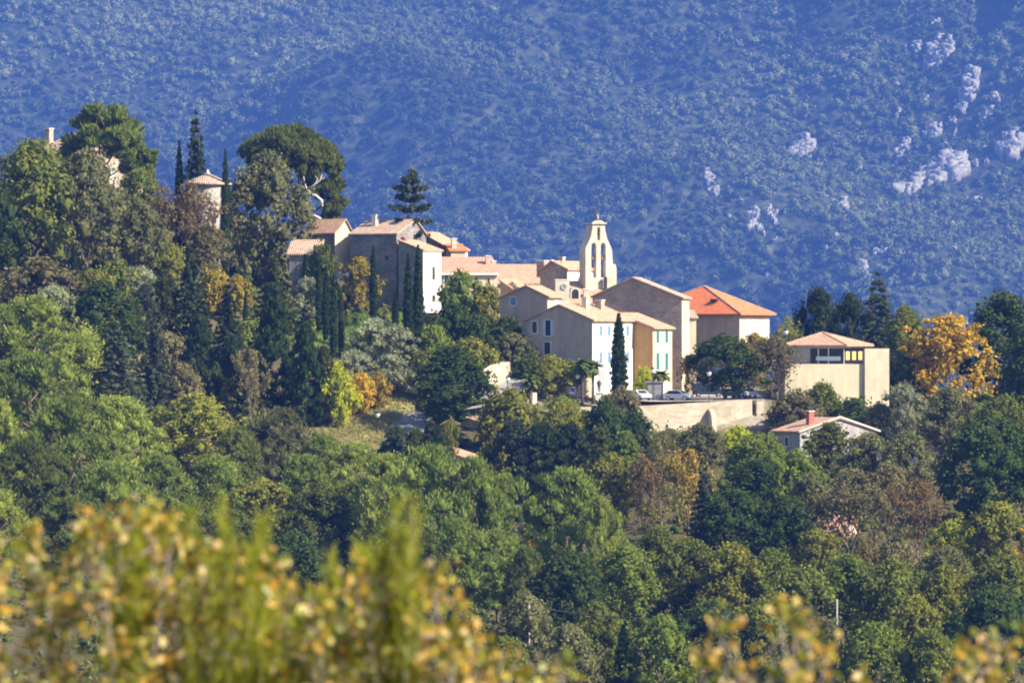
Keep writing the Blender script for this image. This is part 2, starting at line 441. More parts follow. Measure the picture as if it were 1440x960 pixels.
def build_protos():
    dome = lambda t: .5 * max(.15, math.sin(math.pi * min(1, .12 + .88 * t) ** .9)) ** .55
    egg = lambda t: .5 * max(.05, math.sin(math.pi * (.1 + .88 * t) ** .8)) ** .7
    # broad-leaved oaks
    for s in range(5):
        rng = np.random.default_rng(100 + s)
        cl = profile_clumps(rng, 62, .14, egg, .12, lump=.13)
        V, F, W = leafcloud(rng, cl, 85, .028, 1.6, shell=(.6, 1.3), core=.62, asp=1.15)
        reg('oak', mesh_np('oak_crown', V, F, W), trunk_mesh('oak_trunk', rng, .6, .022, 5, .15), M_BARK)
    # pines with upright tufts
    for s in range(5):
        rng = np.random.default_rng(200 + s)
        cl = profile_clumps(rng, 70, .16, egg, .095, lump=.16)
        V, F, W = leafcloud(rng, cl, 105, .015, 3.2, up=.75, shell=(.55, 1.25), core=.6, asp=1.3)
        reg('pine', mesh_np('pine_crown', V, F, W), trunk_mesh('pine_trunk', rng, .7, .02, 6, .2), M_BARKP)
    # loose tall pine, gaps between its tufts
    rng = np.random.default_rng(301)
    cl = [(-.22, .05, .82, .17), (-.1, -.1, .9, .14), (.08, 0, .88, .16), (.2, .1, .74, .17), (-.05, .2, .78, .17), (.3, -.05, .6, .14), (.36, .05, .47, .13),
          (-.33, 0, .68, .14), (-.4, .05, .52, .11), (-.36, -.1, .42, .09), (.1, -.2, .66, .15), (.42, 0, .38, .08), (.2, -.15, .5, .11), (-.14, -.2, .68, .13), (.05, .15, .6, .13), (-.28, .15, .58, .1), (.28, .02, .38, .13), (.36, -.05, .3, .1), (.44, .0, .27, .07), (.18, .08, .42, .1), (.44, .02, .52, .08)]
    sub = []
    for c in cl:
        for k in range(7):
            dd = unit(rng.normal(size=3)); sub.append((c[0] + dd[0] * c[3] * .6, c[1] + dd[1] * c[3] * .6, c[2] + dd[2] * c[3] * .5, c[3] * rng.uniform(.4, .6)))
    V, F, W = leafcloud(rng, sub, 60, .02, 3.4, up=.6, core=.75, asp=1.1)
    reg('loosepine', mesh_np('pine_crown', V, F, W), trunk_mesh('pine_trunk', rng, .8, .02, 8, .3, .34), M_BARKP)
    # umbrella pine: broad dome on forking limbs
    rng = np.random.default_rng(305)
    sub = []
    for i in range(90):
        a = i * 2.4; q = math.sqrt((i + .5) / 90)
        rx = .46 * q * (1 + .1 * math.sin(3 * a))
        z = .93 - .17 * q ** 2.5 + rng.uniform(-.025, .025) - (.05 if math.cos(a) > 0 else 0) * q
        sub.append((rx * math.cos(a) - .02, rx * math.sin(a), z, .06 * rng.uniform(.8, 1.3)))
        if i % 2 == 0: sub.append((rx * .92 * math.cos(a) - .02, rx * .92 * math.sin(a), z - .1, .058))
    for k in range(22): sub.append((.4 + rng.normal() * .045, rng.normal() * .1, .6 - k * .012 + rng.normal() * .02, .046 * rng.uniform(.8, 1.3)))
    for k in range(14): sub.append((.22 + rng.normal() * .07, .1 + rng.normal() * .08, .6 + rng.normal() * .04, .05 * rng.uniform(.8, 1.3)))
    V, F, W = leafcloud(rng, sub, 90, .013, 3.0, up=.6, core=.75, asp=1.2)
    bm = bmesh.new()
    add_tube(bm, [(0, 0, -.05), (.02, 0, .25), (.0, .02, .45), (-.02, 0, .62)], [.028, .024, .02, .016], 7)
    for k in range(9):
        a = k * 2.4 + .3; e = .2 + .15 * (k % 3) / 2
        add_tube(bm, [(0, .01, .4 + .02 * k), (e * .5 * math.cos(a), e * .5 * math.sin(a), .58), (e * math.cos(a), e * math.sin(a), .78)], [.013, .009, .005], 5)
    add_tube(bm, [(0, .01, .3), (.2, -.03, .42), (.36, 0, .5)], [.012, .009, .005], 5)
    reg('umbrella', mesh_np('pine_crown', V, F, W), bm_mesh('pine_trunk', bm, True), M_BARKP)
    # italian cypress: narrow flame
    flame = lambda t: .5 * min(1, .55 + 2.2 * t) * (1 - max(0, (t - .35) / .65) ** 1.9) ** .8 + .02
    for s in range(3):
        rng = np.random.default_rng(320 + s)
        cl = [(rng.normal() * .08, rng.normal() * .08, z, .5 * 0) for z in []]
        parts = []
        for i in range(64):
            t = (i + .5) / 64; a = i * 2.4
            R = flame(t); r = max(.06, R * .62)
            cl.append((max(0, R - r) * math.cos(a) * rng.uniform(.5, 1.2), max(0, R - r) * math.sin(a) * rng.uniform(.5, 1.2), .03 + t * .95, r))
        V, F, W = leafcloud(rng, cl, 70, .1, 2.6, up=2.4, shell=(.7, 1.02), core=.82, asp=8)
        V[:, 2] = np.clip(V[:, 2], .0, 1.02)
        reg('cypress', mesh_np('cypress_crown', V, F, W), trunk_mesh('cypress_trunk', rng, .5, .1, 0), M_BARK)
    # wide old cypress / screening conifer
    wide = lambda t: .5 * min(1, .6 + 1.5 * t) * (1 - max(0, (t - .3) / .7) ** 1.7) ** .75 + .02
    for s in range(3):
        rng = np.random.default_rng(330 + s)
        cl = profile_clumps(rng, 75, .02, wide, .12, lump=.12)
        V, F, W = leafcloud(rng, cl, 60, .04, 2.4, up=1.0, shell=(.7, 1.2), core=.75, asp=2.2)
        reg('conifer', mesh_np('conifer_crown', V, F, W), trunk_mesh('conifer_trunk', rng, .6, .03, 0), M_BARK)
    # fir: tiers of drooping boughs
    for s in range(3):
        rng = np.random.default_rng(340 + s)
        cl = []
        for tier in range(17):
            t = tier / 17
            R = .5 * (1 - t) ** .85 * rng.uniform(.8, 1.12) + .03
            z = .08 + .9 * t
            k = max(3, int(9 * (1 - t)) + 2)
            for j in range(k):
                a = 6.283 * j / k + tier * 1.3 + rng.uniform(-.3, .3)
                for q in (.35, .7, 1.0):
                    if q < .5 and R < .15: continue
                    cl.append((R * q * math.cos(a), R * q * math.sin(a), z - .035 * q, .052 * (1.15 - .4 * q)))
        cl.append((0, 0, .965, .03))
        V, F, W = leafcloud(rng, cl, 17, .045, 2.0, shell=(.6, 1.3), core=.7, flat=.9, asp=2.2)
        reg('fir', mesh_np('fir_crown', V, F, W), trunk_mesh('fir_trunk', rng, .95, .025, 0), M_BARK)
    # cedar: level plates with sky between them
    rng = np.random.default_rng(350)
    cl = []
    for lev, (z, R) in enumerate([(.3, .3), (.42, .48), (.52, .5), (.62, .44), (.72, .46), (.8, .4), (.87, .36), (.93, .22), (.98, .1)]):
        for j in range(6 if R > .2 else 3):
            a = j * 1.05 + lev * .6 + rng.uniform(-.3, .3); Rj = R * rng.uniform(.55, 1.05)
            for q in np.linspace(.25, 1, 6):
                cl.append((Rj * q * math.cos(a), Rj * q * math.sin(a), z + .03 * q + rng.normal() * .006, .055 * rng.uniform(.7, 1.1)))
    V, F, W = leafcloud(rng, cl, 34, .03, 2.0, shell=(.5, 1.25), core=.55, flat=.42, asp=1.35)
    reg('cedar', mesh_np('cedar_crown', V, F, W), trunk_mesh('cedar_trunk', rng, .96, .02, 8, .3, .35), M_BARK)
    # thin autumn trees: forking limbs with scattered leaves; golden ones carry more leaf
    for s in range(6):
        rng = np.random.default_rng(360 + s)
        bm, tips = branches_mesh('limbs', rng, 4, .016, t0=.1)
        lo, hi = tips.min(0), tips.max(0)
        k = np.array([.84 / max(hi[0] - lo[0], .1), .84 / max(hi[1] - lo[1], .1), .95 / hi[2]])
        for v in bm.verts: v.co = Vector((v.co.x * k[0], v.co.y * k[1], v.co.z * k[2]))
        tips = tips * k
        cl = [(p[0], p[1], p[2], .05 * rng.uniform(.6, 1.2)) for p in tips if rng.uniform() < .6]
        if s < 4:
            cl += [c for c in profile_clumps(rng, 120, .1, egg, .07, lump=.2, inner=.5) if rng.uniform() < .8]
            V, F, W = leafcloud(rng, cl, 15, .026, 1.4, shell=(.15, 1.4), core=0, asp=1.1)
            reg('sparse', mesh_np('autumn_crown', V, F, W), bm_mesh('limbs', bm, True), M_BARK)
        if s >= 3:
            cl = cl[::2] + profile_clumps(rng, 75, .12, egg, .095, lump=.22, inner=.35)
            V, F, W = leafcloud(rng, cl, 42, .028, 1.5, shell=(.4, 1.3), core=.45, asp=1.1)
            if s > 3: tm = bm_mesh('limbs', bm, True)
            else: tm = PROTO['sparse'][3][1]
            reg('leafy', mesh_np('autumn_crown', V, F, W), tm, M_BARK)
    # olives: loose, feathery
    for s in range(2):
        rng = np.random.default_rng(380 + s)
        cl = profile_clumps(rng, 60, .15, dome, .1, lump=.18)
        V, F, W = leafcloud(rng, cl, 60, .024, 2.8, up=.35, shell=(.5, 1.35), core=.6, asp=.9)
        reg('olive', mesh_np('olive_crown', V, F, W), trunk_mesh('olive_trunk', rng, .5, .03, 4, .15), M_BARK)
    # shrubs down to the ground
    for s in range(4):
        rng = np.random.default_rng(390 + s)
        cl = profile_clumps(rng, 46, .06, dome, .14, lump=.15)
        V, F, W = leafcloud(rng, cl, 58, .042, 1.6, shell=(.6, 1.3), core=.65, asp=.8)
        reg('shrub', mesh_np('foliage', V, F, W), trunk_mesh('stem', rng, .4, .02, 3, .1), M_BARK)
    # palms
    for s in range(2):
        rng = np.random.default_rng(400 + s)
        V, F = [], []
        for k in range(58):
            a = k * 2.4; el = rng.uniform(-.9, 1.25)
            ln = rng.uniform(.36, .5); p = np.array([0, 0, .8]); q = 7
            d = np.array([math.cos(a) * math.cos(el), math.sin(a) * math.cos(el), math.sin(el) * .6])
            side = np.array([-math.sin(a), math.cos(a), 0])
            prev = None
            for j in range(q):
                w = .075 * math.sin(math.pi * (.25 + .75 * (j + .3) / q)) + .006
                droop = np.array([0, 0, -.018 * (j / q) ** 1.5])
                c = p + d * ln * j / q + droop * j
                row = [c - side * w, c + np.array([0, 0, .012]), c + side * w]
                if prev is not None:
                    b = len(V)
                    V += prev + row
                    F += [(b, b + 1, b + 4, b + 3), (b + 1, b + 2, b + 5, b + 4)]
                prev = row
        bm = bmesh.new(); add_tube(bm, [(0, 0, -.05), (.01, 0, .4), (0, 0, .82)], [.045, .035, .06], 8)
        reg('palm', mesh_np('palm_crown', np.array(V), np.array(F), rng.uniform(0, 1, len(F))), bm_mesh('palm_trunk', bm, True), M_BARK)
build_protos()

KINDNAME = {'oak': 'broadleaf_tree', 'pine': 'pine_tree', 'loosepine': 'pine_tree', 'umbrella': 'umbrella_pine', 'cypress': 'cypress_tree',
            'conifer': 'conifer_tree', 'fir': 'fir_tree', 'cedar': 'cedar_tree', 'sparse': 'autumn_tree', 'leafy': 'autumn_tree',
            'olive': 'olive_tree', 'shrub': 'shrub', 'palm': 'palm_tree'}
CATNAME = {'shrub': 'shrub'}
NTREE = {}
def plant(kind, px, top, base, w, colour, label, group=None, d=None, rz=None):
    if d is None:
        d = ground_at(px, base)
        if d is None: d = 850
    x = (px - 720) * d / FPX
    zb = H(x, d)
    h = zpx(top, d) - zb
    ww = w * d / FPX
    k = NTREE.get(kind, 0); NTREE[kind] = k + 1
    crown, trunk, bark = PROTO[kind][k % len(PROTO[kind])]
    rng = random.Random(int(px * 31 + top * 7))
    r = empty(KINDNAME[kind], (x, d, zb), rng.uniform(0, 6.28) if rz is None else rz, (ww, ww, h))
    tag(r, label, CATNAME.get(kind, 'tree'), group)
    c = link('foliage' if kind == 'shrub' else 'crown', crown, r)
    if len(crown.materials) == 0: crown.materials.append(LM(colour))
    c.material_slots[0].link = 'OBJECT'; c.material_slots[0].material = LM(colour)
    t = link('stem' if kind == 'shrub' else 'trunk', trunk, r, bark)
    return r
# ------------------------------------------------------------------ buildings
class House:
    def __init__(s, name, label, cat, px, d, yaw, side, w, l, base, eave, ridge, axis='y', frac=.5, front=None, flank=None, roof='pink',
                 ov=.45, eave0=None, group=None, hip=False, apex=None, thick=.2, parapet=False):
        s.px, s.d, s.yaw, s.side, s.w, s.l = px, d, math.radians(yaw), side, w, l
        s.zb = zpx(base, d) - 1.0
        p = at(px, 0, d); p.z = s.zb
        s.root = empty(name, p, -s.yaw)
        tag(s.root, label, cat, group)
        x0, x1 = (-w, 0) if side < 0 else (0, w)
        s.x0, s.x1 = x0, x1
        ze = zpx(eave, d) - s.zb; zr = zpx(ridge, d) - s.zb
        ze0 = ze if eave0 is None else zpx(eave0, d) - s.zb
        s.ze, s.zr = ze, zr
        front = front or M_PALE; flank = flank or front
        bm = bmesh.new()
        if hip or parapet:
            add_box(bm, x0, x1, 0, l, 0, ze)
        elif axis == 'y':
            xa = x0 + frac * (x1 - x0)
            prof = [(x0, 0), (x1, 0), (x1, ze), (xa, zr), (x0, ze0)]
            if frac >= .999: prof = [(x0, 0), (x1, 0), (x1, zr), (x0, ze0)]
            if frac <= .001: prof = [(x0, 0), (x1, 0), (x1, ze), (x0, zr)]
            add_prism(bm, prof, 0, l, 'y')
        else:
            ya = frac * l
            prof = [(0, 0), (l, 0), (l, ze0), (ya, zr), (0, ze)]
            if frac >= .999: prof = [(0, 0), (l, 0), (l, zr), (0, ze)]
            add_prism(bm, prof, x0, x1, 'x')
        me = bm_mesh('wall', bm)
        me.materials.append(front); me.materials.append(flank)
        for f in me.polygons:
            f.material_index = 1 if abs(f.normal.x) > .6 else 0
        s.wall = link('wall', me, s.root)
        # roof
        bm = bmesh.new()
        e = .004
        if parapet:
            add_box(bm, x0 - .06, x1 + .06, -.06, l + .06, ze + e, ze + .14)
            rm = M_TRIM
        elif hip:
            ax = (x0 + x1) / 2 if apex is None else (apex - px) * d / FPX / math.cos(s.yaw) - (l / 2) * math.tan(s.yaw)
            ay = l / 2
            B = [bm.verts.new(q) for q in ((x0 - ov, -ov, ze + e), (x1 + ov, -ov, ze + e), (x1 + ov, l + ov, ze + e), (x0 - ov, l + ov, ze + e))]
            T = [bm.verts.new(v.co + Vector((0, 0, thick))) for v in B]
            A = bm.verts.new((ax, ay, zr + thick))
            bm.faces.new(B)
            for i in range(4):
                bm.faces.new((B[i], B[(i + 1) % 4], T[(i + 1) % 4], T[i])); bm.faces.new((T[i], T[(i + 1) % 4], A))
            rm = tiles(roof, 0)
            # hip ridges in half-round tile
            s.A = Vector((ax, ay, zr + thick)); s.T = [v.co.copy() for v in T]
        else:
            def slab(pts):
                out = [(a, z + e) for a, z in pts]
                return out + [(a, z + e + thick) for a, z in pts[::-1]]
            if axis == 'y':
                xa = x0 + frac * (x1 - x0); lo, hi, ra = x0, x1, xa
                zl, zh = ze0, ze
            else:
                lo, hi, ra = 0, l, frac * l
                zl, zh = ze, ze0
            pts = []
            if frac > .001:
                sl = (zr - zl) / max(ra - lo, .01); pts.append((lo - ov, zl - ov * sl))
            if frac <= .001: pts.append((ra - .1, zr))
            elif frac >= .999: pts.append((ra + .1, zr))
            else: pts.append((ra, zr))
            if frac < .999:
                sr = (zr - zh) / max(hi - ra, .01); pts.append((hi + ov, zh - ov * sr))
            if axis == 'y': add_prism(bm, slab(pts), -.3, l + .3, 'y'); rm = tiles(roof, 1)
            else: add_prism(bm, slab(pts), x0 - .3, x1 + .3, 'x'); rm = tiles(roof, 0)
        s.roof = link('roof', bm_mesh('roof', bm), s.root, rm)
        if hip:
            bm = bmesh.new()
            for t in s.T: add_tube(bm, [t, s.A], [.13, .13], 6)
            link('ridge_tiles', bm_mesh('ridge_tiles', bm), s.roof, tiles('old', 0))
    def z(s, py): return zpx(py, s.d) - s.zb
    def xf(s, px): return (px - s.px) * s.d / FPX / math.cos(s.yaw)
    def yf(s, px): return (px - s.px) * s.d / FPX / math.sin(s.yaw)
    def panel(s, name, face, u0, u1, z0, z1, t0, t1, mat, parent):
        bm = bmesh.new()
        if face == 'front': add_box(bm, u0, u1, -t1, -t0, z0, z1)
        else:
            if s.side < 0: add_box(bm, t0, t1, u0, u1, z0, z1)
            else: add_box(bm, -t1, -t0, u0, u1, z0, z1)
        return link(name, bm_mesh(name, bm), parent, mat)
    def window(s, face, px, py0, py1, width, frame=None, pane=None, shut=None, sw=None, label=None, name='window', closed=False):
        """window centred on photo column px between rows py0..py1, width in metres"""
        c = s.xf(px) if face == 'front' else s.yf(px)
        z1, z0 = s.z(py0), s.z(py1)
        f = .09
        bm = bmesh.new()
        for (a, b, c0, c1) in ((c - width / 2 - f, c - width / 2, z0 - f, z1 + f), (c + width / 2, c + width / 2 + f, z0 - f, z1 + f),
                               (c - width / 2, c + width / 2, z1, z1 + f), (c - width / 2 - .05, c + width / 2 + .05, z0 - f * 1.4, z0 - .002)):
            if face == 'front': add_box(bm, a, b, -.07, .02, c0, c1)
            elif s.side < 0: add_box(bm, -.02, .07, a, b, c0, c1)
            else: add_box(bm, -.07, .02, a, b, c0, c1)
        w = link(name, bm_mesh(name, bm), s.root, frame or M_TRIM)
        if label: w['label'] = label
        s.panel('pane', face, c - width / 2, c + width / 2, z0, z1, -.01, .02, pane or M_GLASS, w)
        if shut:
            sw = sw or width * .55
            if closed:
                s.panel('shutter', face, c - width / 2 + .02, c - .01, z0 + .02, z1 - .02, .03, .07, shut, w)
                s.panel('shutter', face, c + .01, c + width / 2 - .02, z0 + .02, z1 - .02, .03, .07, shut, w)
            else:
                s.panel('shutter', face, c - width / 2 - f - sw, c - width / 2 - f - .01, z0, z1, .003, .06, shut, w)
                s.panel('shutter', face, c + width / 2 + f + .01, c + width / 2 + f + sw, z0, z1, .003, .06, shut, w)
        return w
    def gutter(s, mat=None):
        z = s.ze - .02
        if s.side < 0: s.panel('gutter', 'flank', -.2, s.l + .2, z - .16, z, .003, .16, mat or M_TRIM, s.root)
        return s
    def chimney(s, px, ytop, ybot, w=.7, y=None, mat=None, cap=True, pot=False):
        """chimney stack standing on the roof"""
        y = s.l * .3 if y is None else y
        dx = (px - s.px) * s.d / FPX
        x = (dx - y * math.sin(s.yaw)) / math.cos(s.yaw)
        z1, z0 = s.z(ytop), s.z(ybot)
        bm = bmesh.new(); add_box(bm, x - w / 2, x + w / 2, y - w / 2, y + w / 2, z0 - .8, z1)
        c = link('chimney', bm_mesh('chimney', bm), s.roof, mat or M_PALE)
        if cap:
            bm = bmesh.new(); add_box(bm, x - w / 2 - .09, x + w / 2 + .09, y - w / 2 - .09, y + w / 2 + .09, z1 + .002, z1 + .13)
            # chimneys are children of the roof: their cap stays one level up
            link('chimney_cap', bm_mesh('chimney_cap', bm), s.roof, M_TRIM)
        return c

GRP = 'tiled houses of the hill village'
# --- mauve gabled house by the cypress
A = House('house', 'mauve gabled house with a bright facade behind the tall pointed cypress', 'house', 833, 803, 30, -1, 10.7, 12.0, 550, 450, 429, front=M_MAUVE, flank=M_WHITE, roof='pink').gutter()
for px in (845, 857, 884):
    A.window('flank', px, 458, 472, .95, pane=M_DARK, shut=M_BLUE, closed=True)
    A.window('flank', px, 495, 511, .95, pane=M_DARK, shut=M_BLUE, closed=True)
A.window('front', 771, 450, 472, .9, shut=M_PBLUE, sw=.35); A.window('front', 752, 452, 468, .8, pane=M_DARK)
A.window('front', 770, 481, 499, 1.0, pane=M_DARK, name='doorway')
A.chimney(824, 418, 436, .8, 5, M_PALE); A.chimney(845, 422, 440, 1.0, 9, M_STONE)
# --- ochre house with teal shutters
B = House('house', 'ochre and cream house with tall teal shutters right of the pointed cypress', 'house', 918, 811.95, 30, -1, 11.5, 5.8, 552, 461, 441, front=M_OCHRE, flank=M_YELLOW, roof='pink').gutter()
for px in (925, 938):
    B.window('flank', px, 464, 482, .9, pane=M_DARK, shut=M_TEAL, closed=True); B.window('flank', px, 496, 520, .9, pane=M_DARK, shut=M_TEAL, closed=True)
# --- large stone house
Cc = House('house', 'large stone house with a broad blank gable rising behind the ochre house', 'house', 959, 823, 20, -1, 13.7, 3.4, 553, 419, 391, frac=.45, eave0=417, front=M_STONE, flank=M_YELLOW, roof='old', ov=.35)
C2 = House('house_annex', 'narrow low annex with a tiled lean-to roof beside the large stone house', 'annex', 967.5, 827, -8, 1, 1.2, 4, 550, 447, 437, axis='x', frac=.98, front=M_CREAM, roof='old', ov=.3)
# --- orange hipped roof
D = House('house', 'house with a bright orange hipped roof at the right end of the village', 'house', 1040, 838, 35, -1, 18.2, 8.2, 508, 443, 403, hip=True, apex=993, front=M_MAUVE, flank=M_CREAM, roof='orange', ov=.75)
D.window('flank', 1056, 452, 472, 1.5, pane=M_PBLUE, shut=M_PBLUE, sw=.7); D.window('flank', 1076, 452, 472, 1.3, pane=M_PBLUE, shut=M_PBLUE, sw=.6)
bm = bmesh.new(); add_box(bm, D.xf(995), D.xf(1003), .9, 1.5, D.z(424), D.z(421) + .1); link('roof_vent', bm_mesh('roof_vent', bm), D.roof, M_DARK)
# --- modern building, upper floor on its yellow base
E = House('house', 'modern pale yellow building with a low hipped roof at the village edge', 'house', 1187, 809, 26, -1, 8.5, 8.6, 566, 487, 469, hip=True, apex=1160, front=M_GREY, flank=M_TRIM, roof='pink', ov=.75)
E.panel('window_opening', 'front', E.xf(1141), E.xf(1186), E.z(512), E.z(490), .004, .05, M_DARK, E.root)
for px in (1152, 1166): E.panel('mullion', 'front', E.xf(px) - .05, E.xf(px) + .05, E.z(512), E.z(490), .06, .12, M_TRIM, E.root)
E.panel('balcony_rail', 'front', E.xf(1150), E.xf(1183), E.z(507), E.z(501), .3, .36, M_PBLUE, E.root)
E.panel('window_opening', 'flank', E.yf(1187.5), E.yf(1219), E.z(512), E.z(490), .004, .05, M_DARK, E.root)
for px in (1192, 1202, 1212): E.panel('blind', 'flank', E.yf(px - 3), E.yf(px + 3), E.z(506), E.z(494), .06, .1, M_YBLIND, E.root)
# base block and side wall are further parts of the same building
def base_part(name, h, px0, px1, d0, yaw, top, bot, thick, mat):
    p0 = at(px0, top, d0); dirx = Vector((math.cos(yaw), -math.sin(yaw), 0)); ln = (px1 - px0) * d0 / FPX / math.cos(yaw)
    bm = bmesh.new(); add_box(bm, 0, ln, 0, thick, zpx(bot, d0) - 1.2, p0.z)
    me = bm_mesh(name, bm)
    o = link(name, me, h.root, mat)
    o.matrix_local = (Matrix.Translation(h.root.location) @ Matrix.Rotation(-h.yaw, 4, 'Z')).inverted() @ (Matrix.Translation((p0.x, d0, 0)) @ Matrix.Rotation(-yaw, 4, 'Z'))
    return o
base_part('base_wall', E, 1104, 1216, 800.5, math.radians(-10), 512, 566, 9, M_YELLOW)
base_part('side_wall', E, 1216.4, 1251, 802.0, math.radians(-14), 490, 568, .6, M_CREAM)
# --- grey house low on the right
F_ = House('house', 'low grey house with white verges and a red brick chimney below the yellow building', 'house', 1125, 770, -30, 1, 12.5, 6.6, 660, 607, 589, frac=.5, front=M_GREY, flank=M_GREY, roof='pink', ov=.4)
F_.chimney(1141, 579, 592, .8, 2.2, M_BRICK)
F_.window('flank', 1108, 615, 627, .9, pane=M_GLASS, frame=M_TRIM)
F_.window('front', 1160, 618, 632, 1.1, pane=M_DARK); F_.window('front', 1200, 618, 632, 1.1, pane=M_DARK)
bm = bmesh.new()
for sgn, a0, a1 in ((1, 0, .5), (-1, 1, .5)):
    x0 = -.35 if sgn > 0 else 12.85
    v = [(x0, F_.ze - .1), (6.25, F_.zr + .16), (6.25, F_.zr + .4), (x0, F_.ze + .14)]
    add_prism(bm, v, -.36, -.304, 'y')
link('verge_board', bm_mesh('verge_board', bm), F_.roof, M_PALE)
# --- other low houses among the trees
G_ = House('house', 'long low house with a pale pink wall half hidden among trees at right', 'house', 1338, 768, 10, -1, 12, 6, 690, 632, 628.5, axis='x', front=M_PALE, roof='pink', ov=.3)
G2 = House('house', 'small red roofed house deep among the trees below the grey house', 'house', 1186, 708, 25, -1, 7, 5, 790, 751, 727, axis='x', front=M_MAUVE, roof='red', ov=.35)
G3 = House('house', 'low house with a sloping white verge half hidden by pines below the road', 'house', 668, 755, 18, -1, 6.4, 7, 690, 649, 631, frac=.12, eave0=640, front=M_CREAM, roof='pink', ov=.35)
# --- white house and the big dark stone house
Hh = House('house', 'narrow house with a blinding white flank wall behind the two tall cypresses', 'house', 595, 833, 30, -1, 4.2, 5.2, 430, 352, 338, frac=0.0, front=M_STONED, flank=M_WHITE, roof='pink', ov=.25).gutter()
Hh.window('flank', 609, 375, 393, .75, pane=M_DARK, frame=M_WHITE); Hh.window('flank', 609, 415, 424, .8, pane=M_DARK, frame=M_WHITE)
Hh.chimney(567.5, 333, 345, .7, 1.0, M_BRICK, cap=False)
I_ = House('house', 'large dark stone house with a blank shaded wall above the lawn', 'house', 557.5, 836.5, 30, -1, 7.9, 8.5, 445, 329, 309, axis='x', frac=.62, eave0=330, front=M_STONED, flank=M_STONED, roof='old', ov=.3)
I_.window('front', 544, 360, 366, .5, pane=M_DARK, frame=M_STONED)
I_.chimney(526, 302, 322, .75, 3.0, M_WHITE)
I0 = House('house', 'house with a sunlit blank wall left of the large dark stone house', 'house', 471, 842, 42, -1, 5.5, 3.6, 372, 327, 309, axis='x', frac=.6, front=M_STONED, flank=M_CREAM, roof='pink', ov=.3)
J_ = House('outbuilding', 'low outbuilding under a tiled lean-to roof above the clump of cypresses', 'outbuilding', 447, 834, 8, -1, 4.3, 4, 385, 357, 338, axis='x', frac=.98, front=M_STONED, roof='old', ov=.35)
# --- stepped roofs behind the white house
K1 = House('house', 'house whose long tiled roof climbs behind the white walled house', 'house', 634, 852, 30, -1, 6.6, 5, 420, 351, 327, frac=.2, eave0=335, front=M_STONED, flank=M_CREAM, roof='pink', ov=.3)
K2 = House('house', 'little house with a small orange roof and cream chimney behind the white one', 'house', 634, 847, -12, 1, 2.2, 4, 420, 353, 344, axis='x', frac=.9, front=M_CREAM, roof='orange', ov=.25)
K2.chimney(638, 336, 350, .7, 1.2, M_CREAM)
L_ = House('house', 'house with a wide red roof and sunlit cream wall right of the white house', 'house', 622, 838, -9, 1, 8.2, 8, 432, 385, 362, axis='x', frac=.8, front=M_CREAM, flank=M_MAUVE, roof='red', ov=.45)
L_.window('front', 627.5, 382, 397, .6, pane=M_TEAL, frame=M_TRIM); L_.window('front', 687, 391, 397, .35, pane=M_DARK, frame=M_CREAM)
bm = bmesh.new(); add_box(bm, -.2, 8.4, -.5, -.36, L_.z(386.5), L_.z(384)); link('gutter', bm_mesh('gutter', bm), L_.root, M_TRIM)
L_.chimney(686, 360, 378, .7, 3.5, M_MAUVE); L_.chimney(694, 367, 378, .6, 4.2, M_CREAM)
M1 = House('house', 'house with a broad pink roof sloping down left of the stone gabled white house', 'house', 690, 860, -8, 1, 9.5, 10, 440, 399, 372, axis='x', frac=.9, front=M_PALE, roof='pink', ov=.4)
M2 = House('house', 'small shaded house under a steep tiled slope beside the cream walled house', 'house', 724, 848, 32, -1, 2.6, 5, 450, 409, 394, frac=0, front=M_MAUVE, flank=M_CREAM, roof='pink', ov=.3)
M2.chimney(722, 397, 410, .6, 1, M_CREAM)
O_ = House('house', 'white walled house with a stone gable and television aerial left of the belfry', 'house', 798, 850, 32, -1, 4.8, 7.4, 425, 379, 368, frac=.45, eave0=381, front=M_STONE, flank=M_WHITE, roof='pink', ov=.3).gutter()
O_.window('flank', 817, 390, 398, 1.6, pane=M_GLASS, frame=M_WHITE)
O_.chimney(763, 367, 382, 1.3, 1.0, M_STONE); O_.chimney(774, 366, 376, .7, 2.4, M_WHITE); O_.chimney(791, 362, 374, .6, 3, M_CREAM)
bm = bmesh.new()
xa = O_.xf(785)
add_tube(bm, [(xa, .8, O_.z(374)), (xa, .8, O_.z(352))], [.05, .04], 5)
for k, zz in enumerate((353, 356, 359)): add_box(bm, xa - .55 + .1 * k, xa + .55 - .1 * k, .77, .83, O_.z(zz) - .03, O_.z(zz) + .03)
link('aerial', bm_mesh('aerial', bm), O_.roof, M_IRON)
# clock tower
N_ = House('clock_tower', 'small square pale tower with a round clock dial above the rooftops', 'tower', 781, 826, -6, 1, 2.05, 2.05, 450, 394, 392, parapet=True, front=M_ASHLAR, flank=M_ASHLAR)
bm = bmesh.new()
bmesh.ops.create_cone(bm, cap_ends=True, segments=24, radius1=.46, radius2=.46, depth=.1, matrix=Matrix.Translation((N_.xf(793), -.055, N_.z(403))) @ Matrix.Rotation(math.pi / 2, 4, 'X'))
dial = link('clock_dial', bm_mesh('clock_dial', bm), N_.root, M_GREY)
bm = bmesh.new(); xx, zz = N_.xf(793), N_.z(403)
add_box(bm, xx - .03, xx + .03, -.135, -.11, zz, zz + .36); add_box(bm, xx, xx + .26, -.135, -.11, zz - .03, zz + .03)
link('clock_hands', bm_mesh('clock_hands', bm), dial, M_IRON)
P_ = House('house', 'small brown gabled house with one white framed blue window above the dark hedge', 'house', 770, 815, 30, -1, 7.9, 4.1, 470, 417, 402.5, frac=.56, eave0=419, front=M_MAUVE, flank=M_YELLOW, roof='pink')
P_.window('front', 722, 418, 429, .95, pane=M_BLUE, frame=M_TRIM); P_.window('flank', 783, 421, 430, 1.0, pane=M_TRIM, frame=M_TRIM)
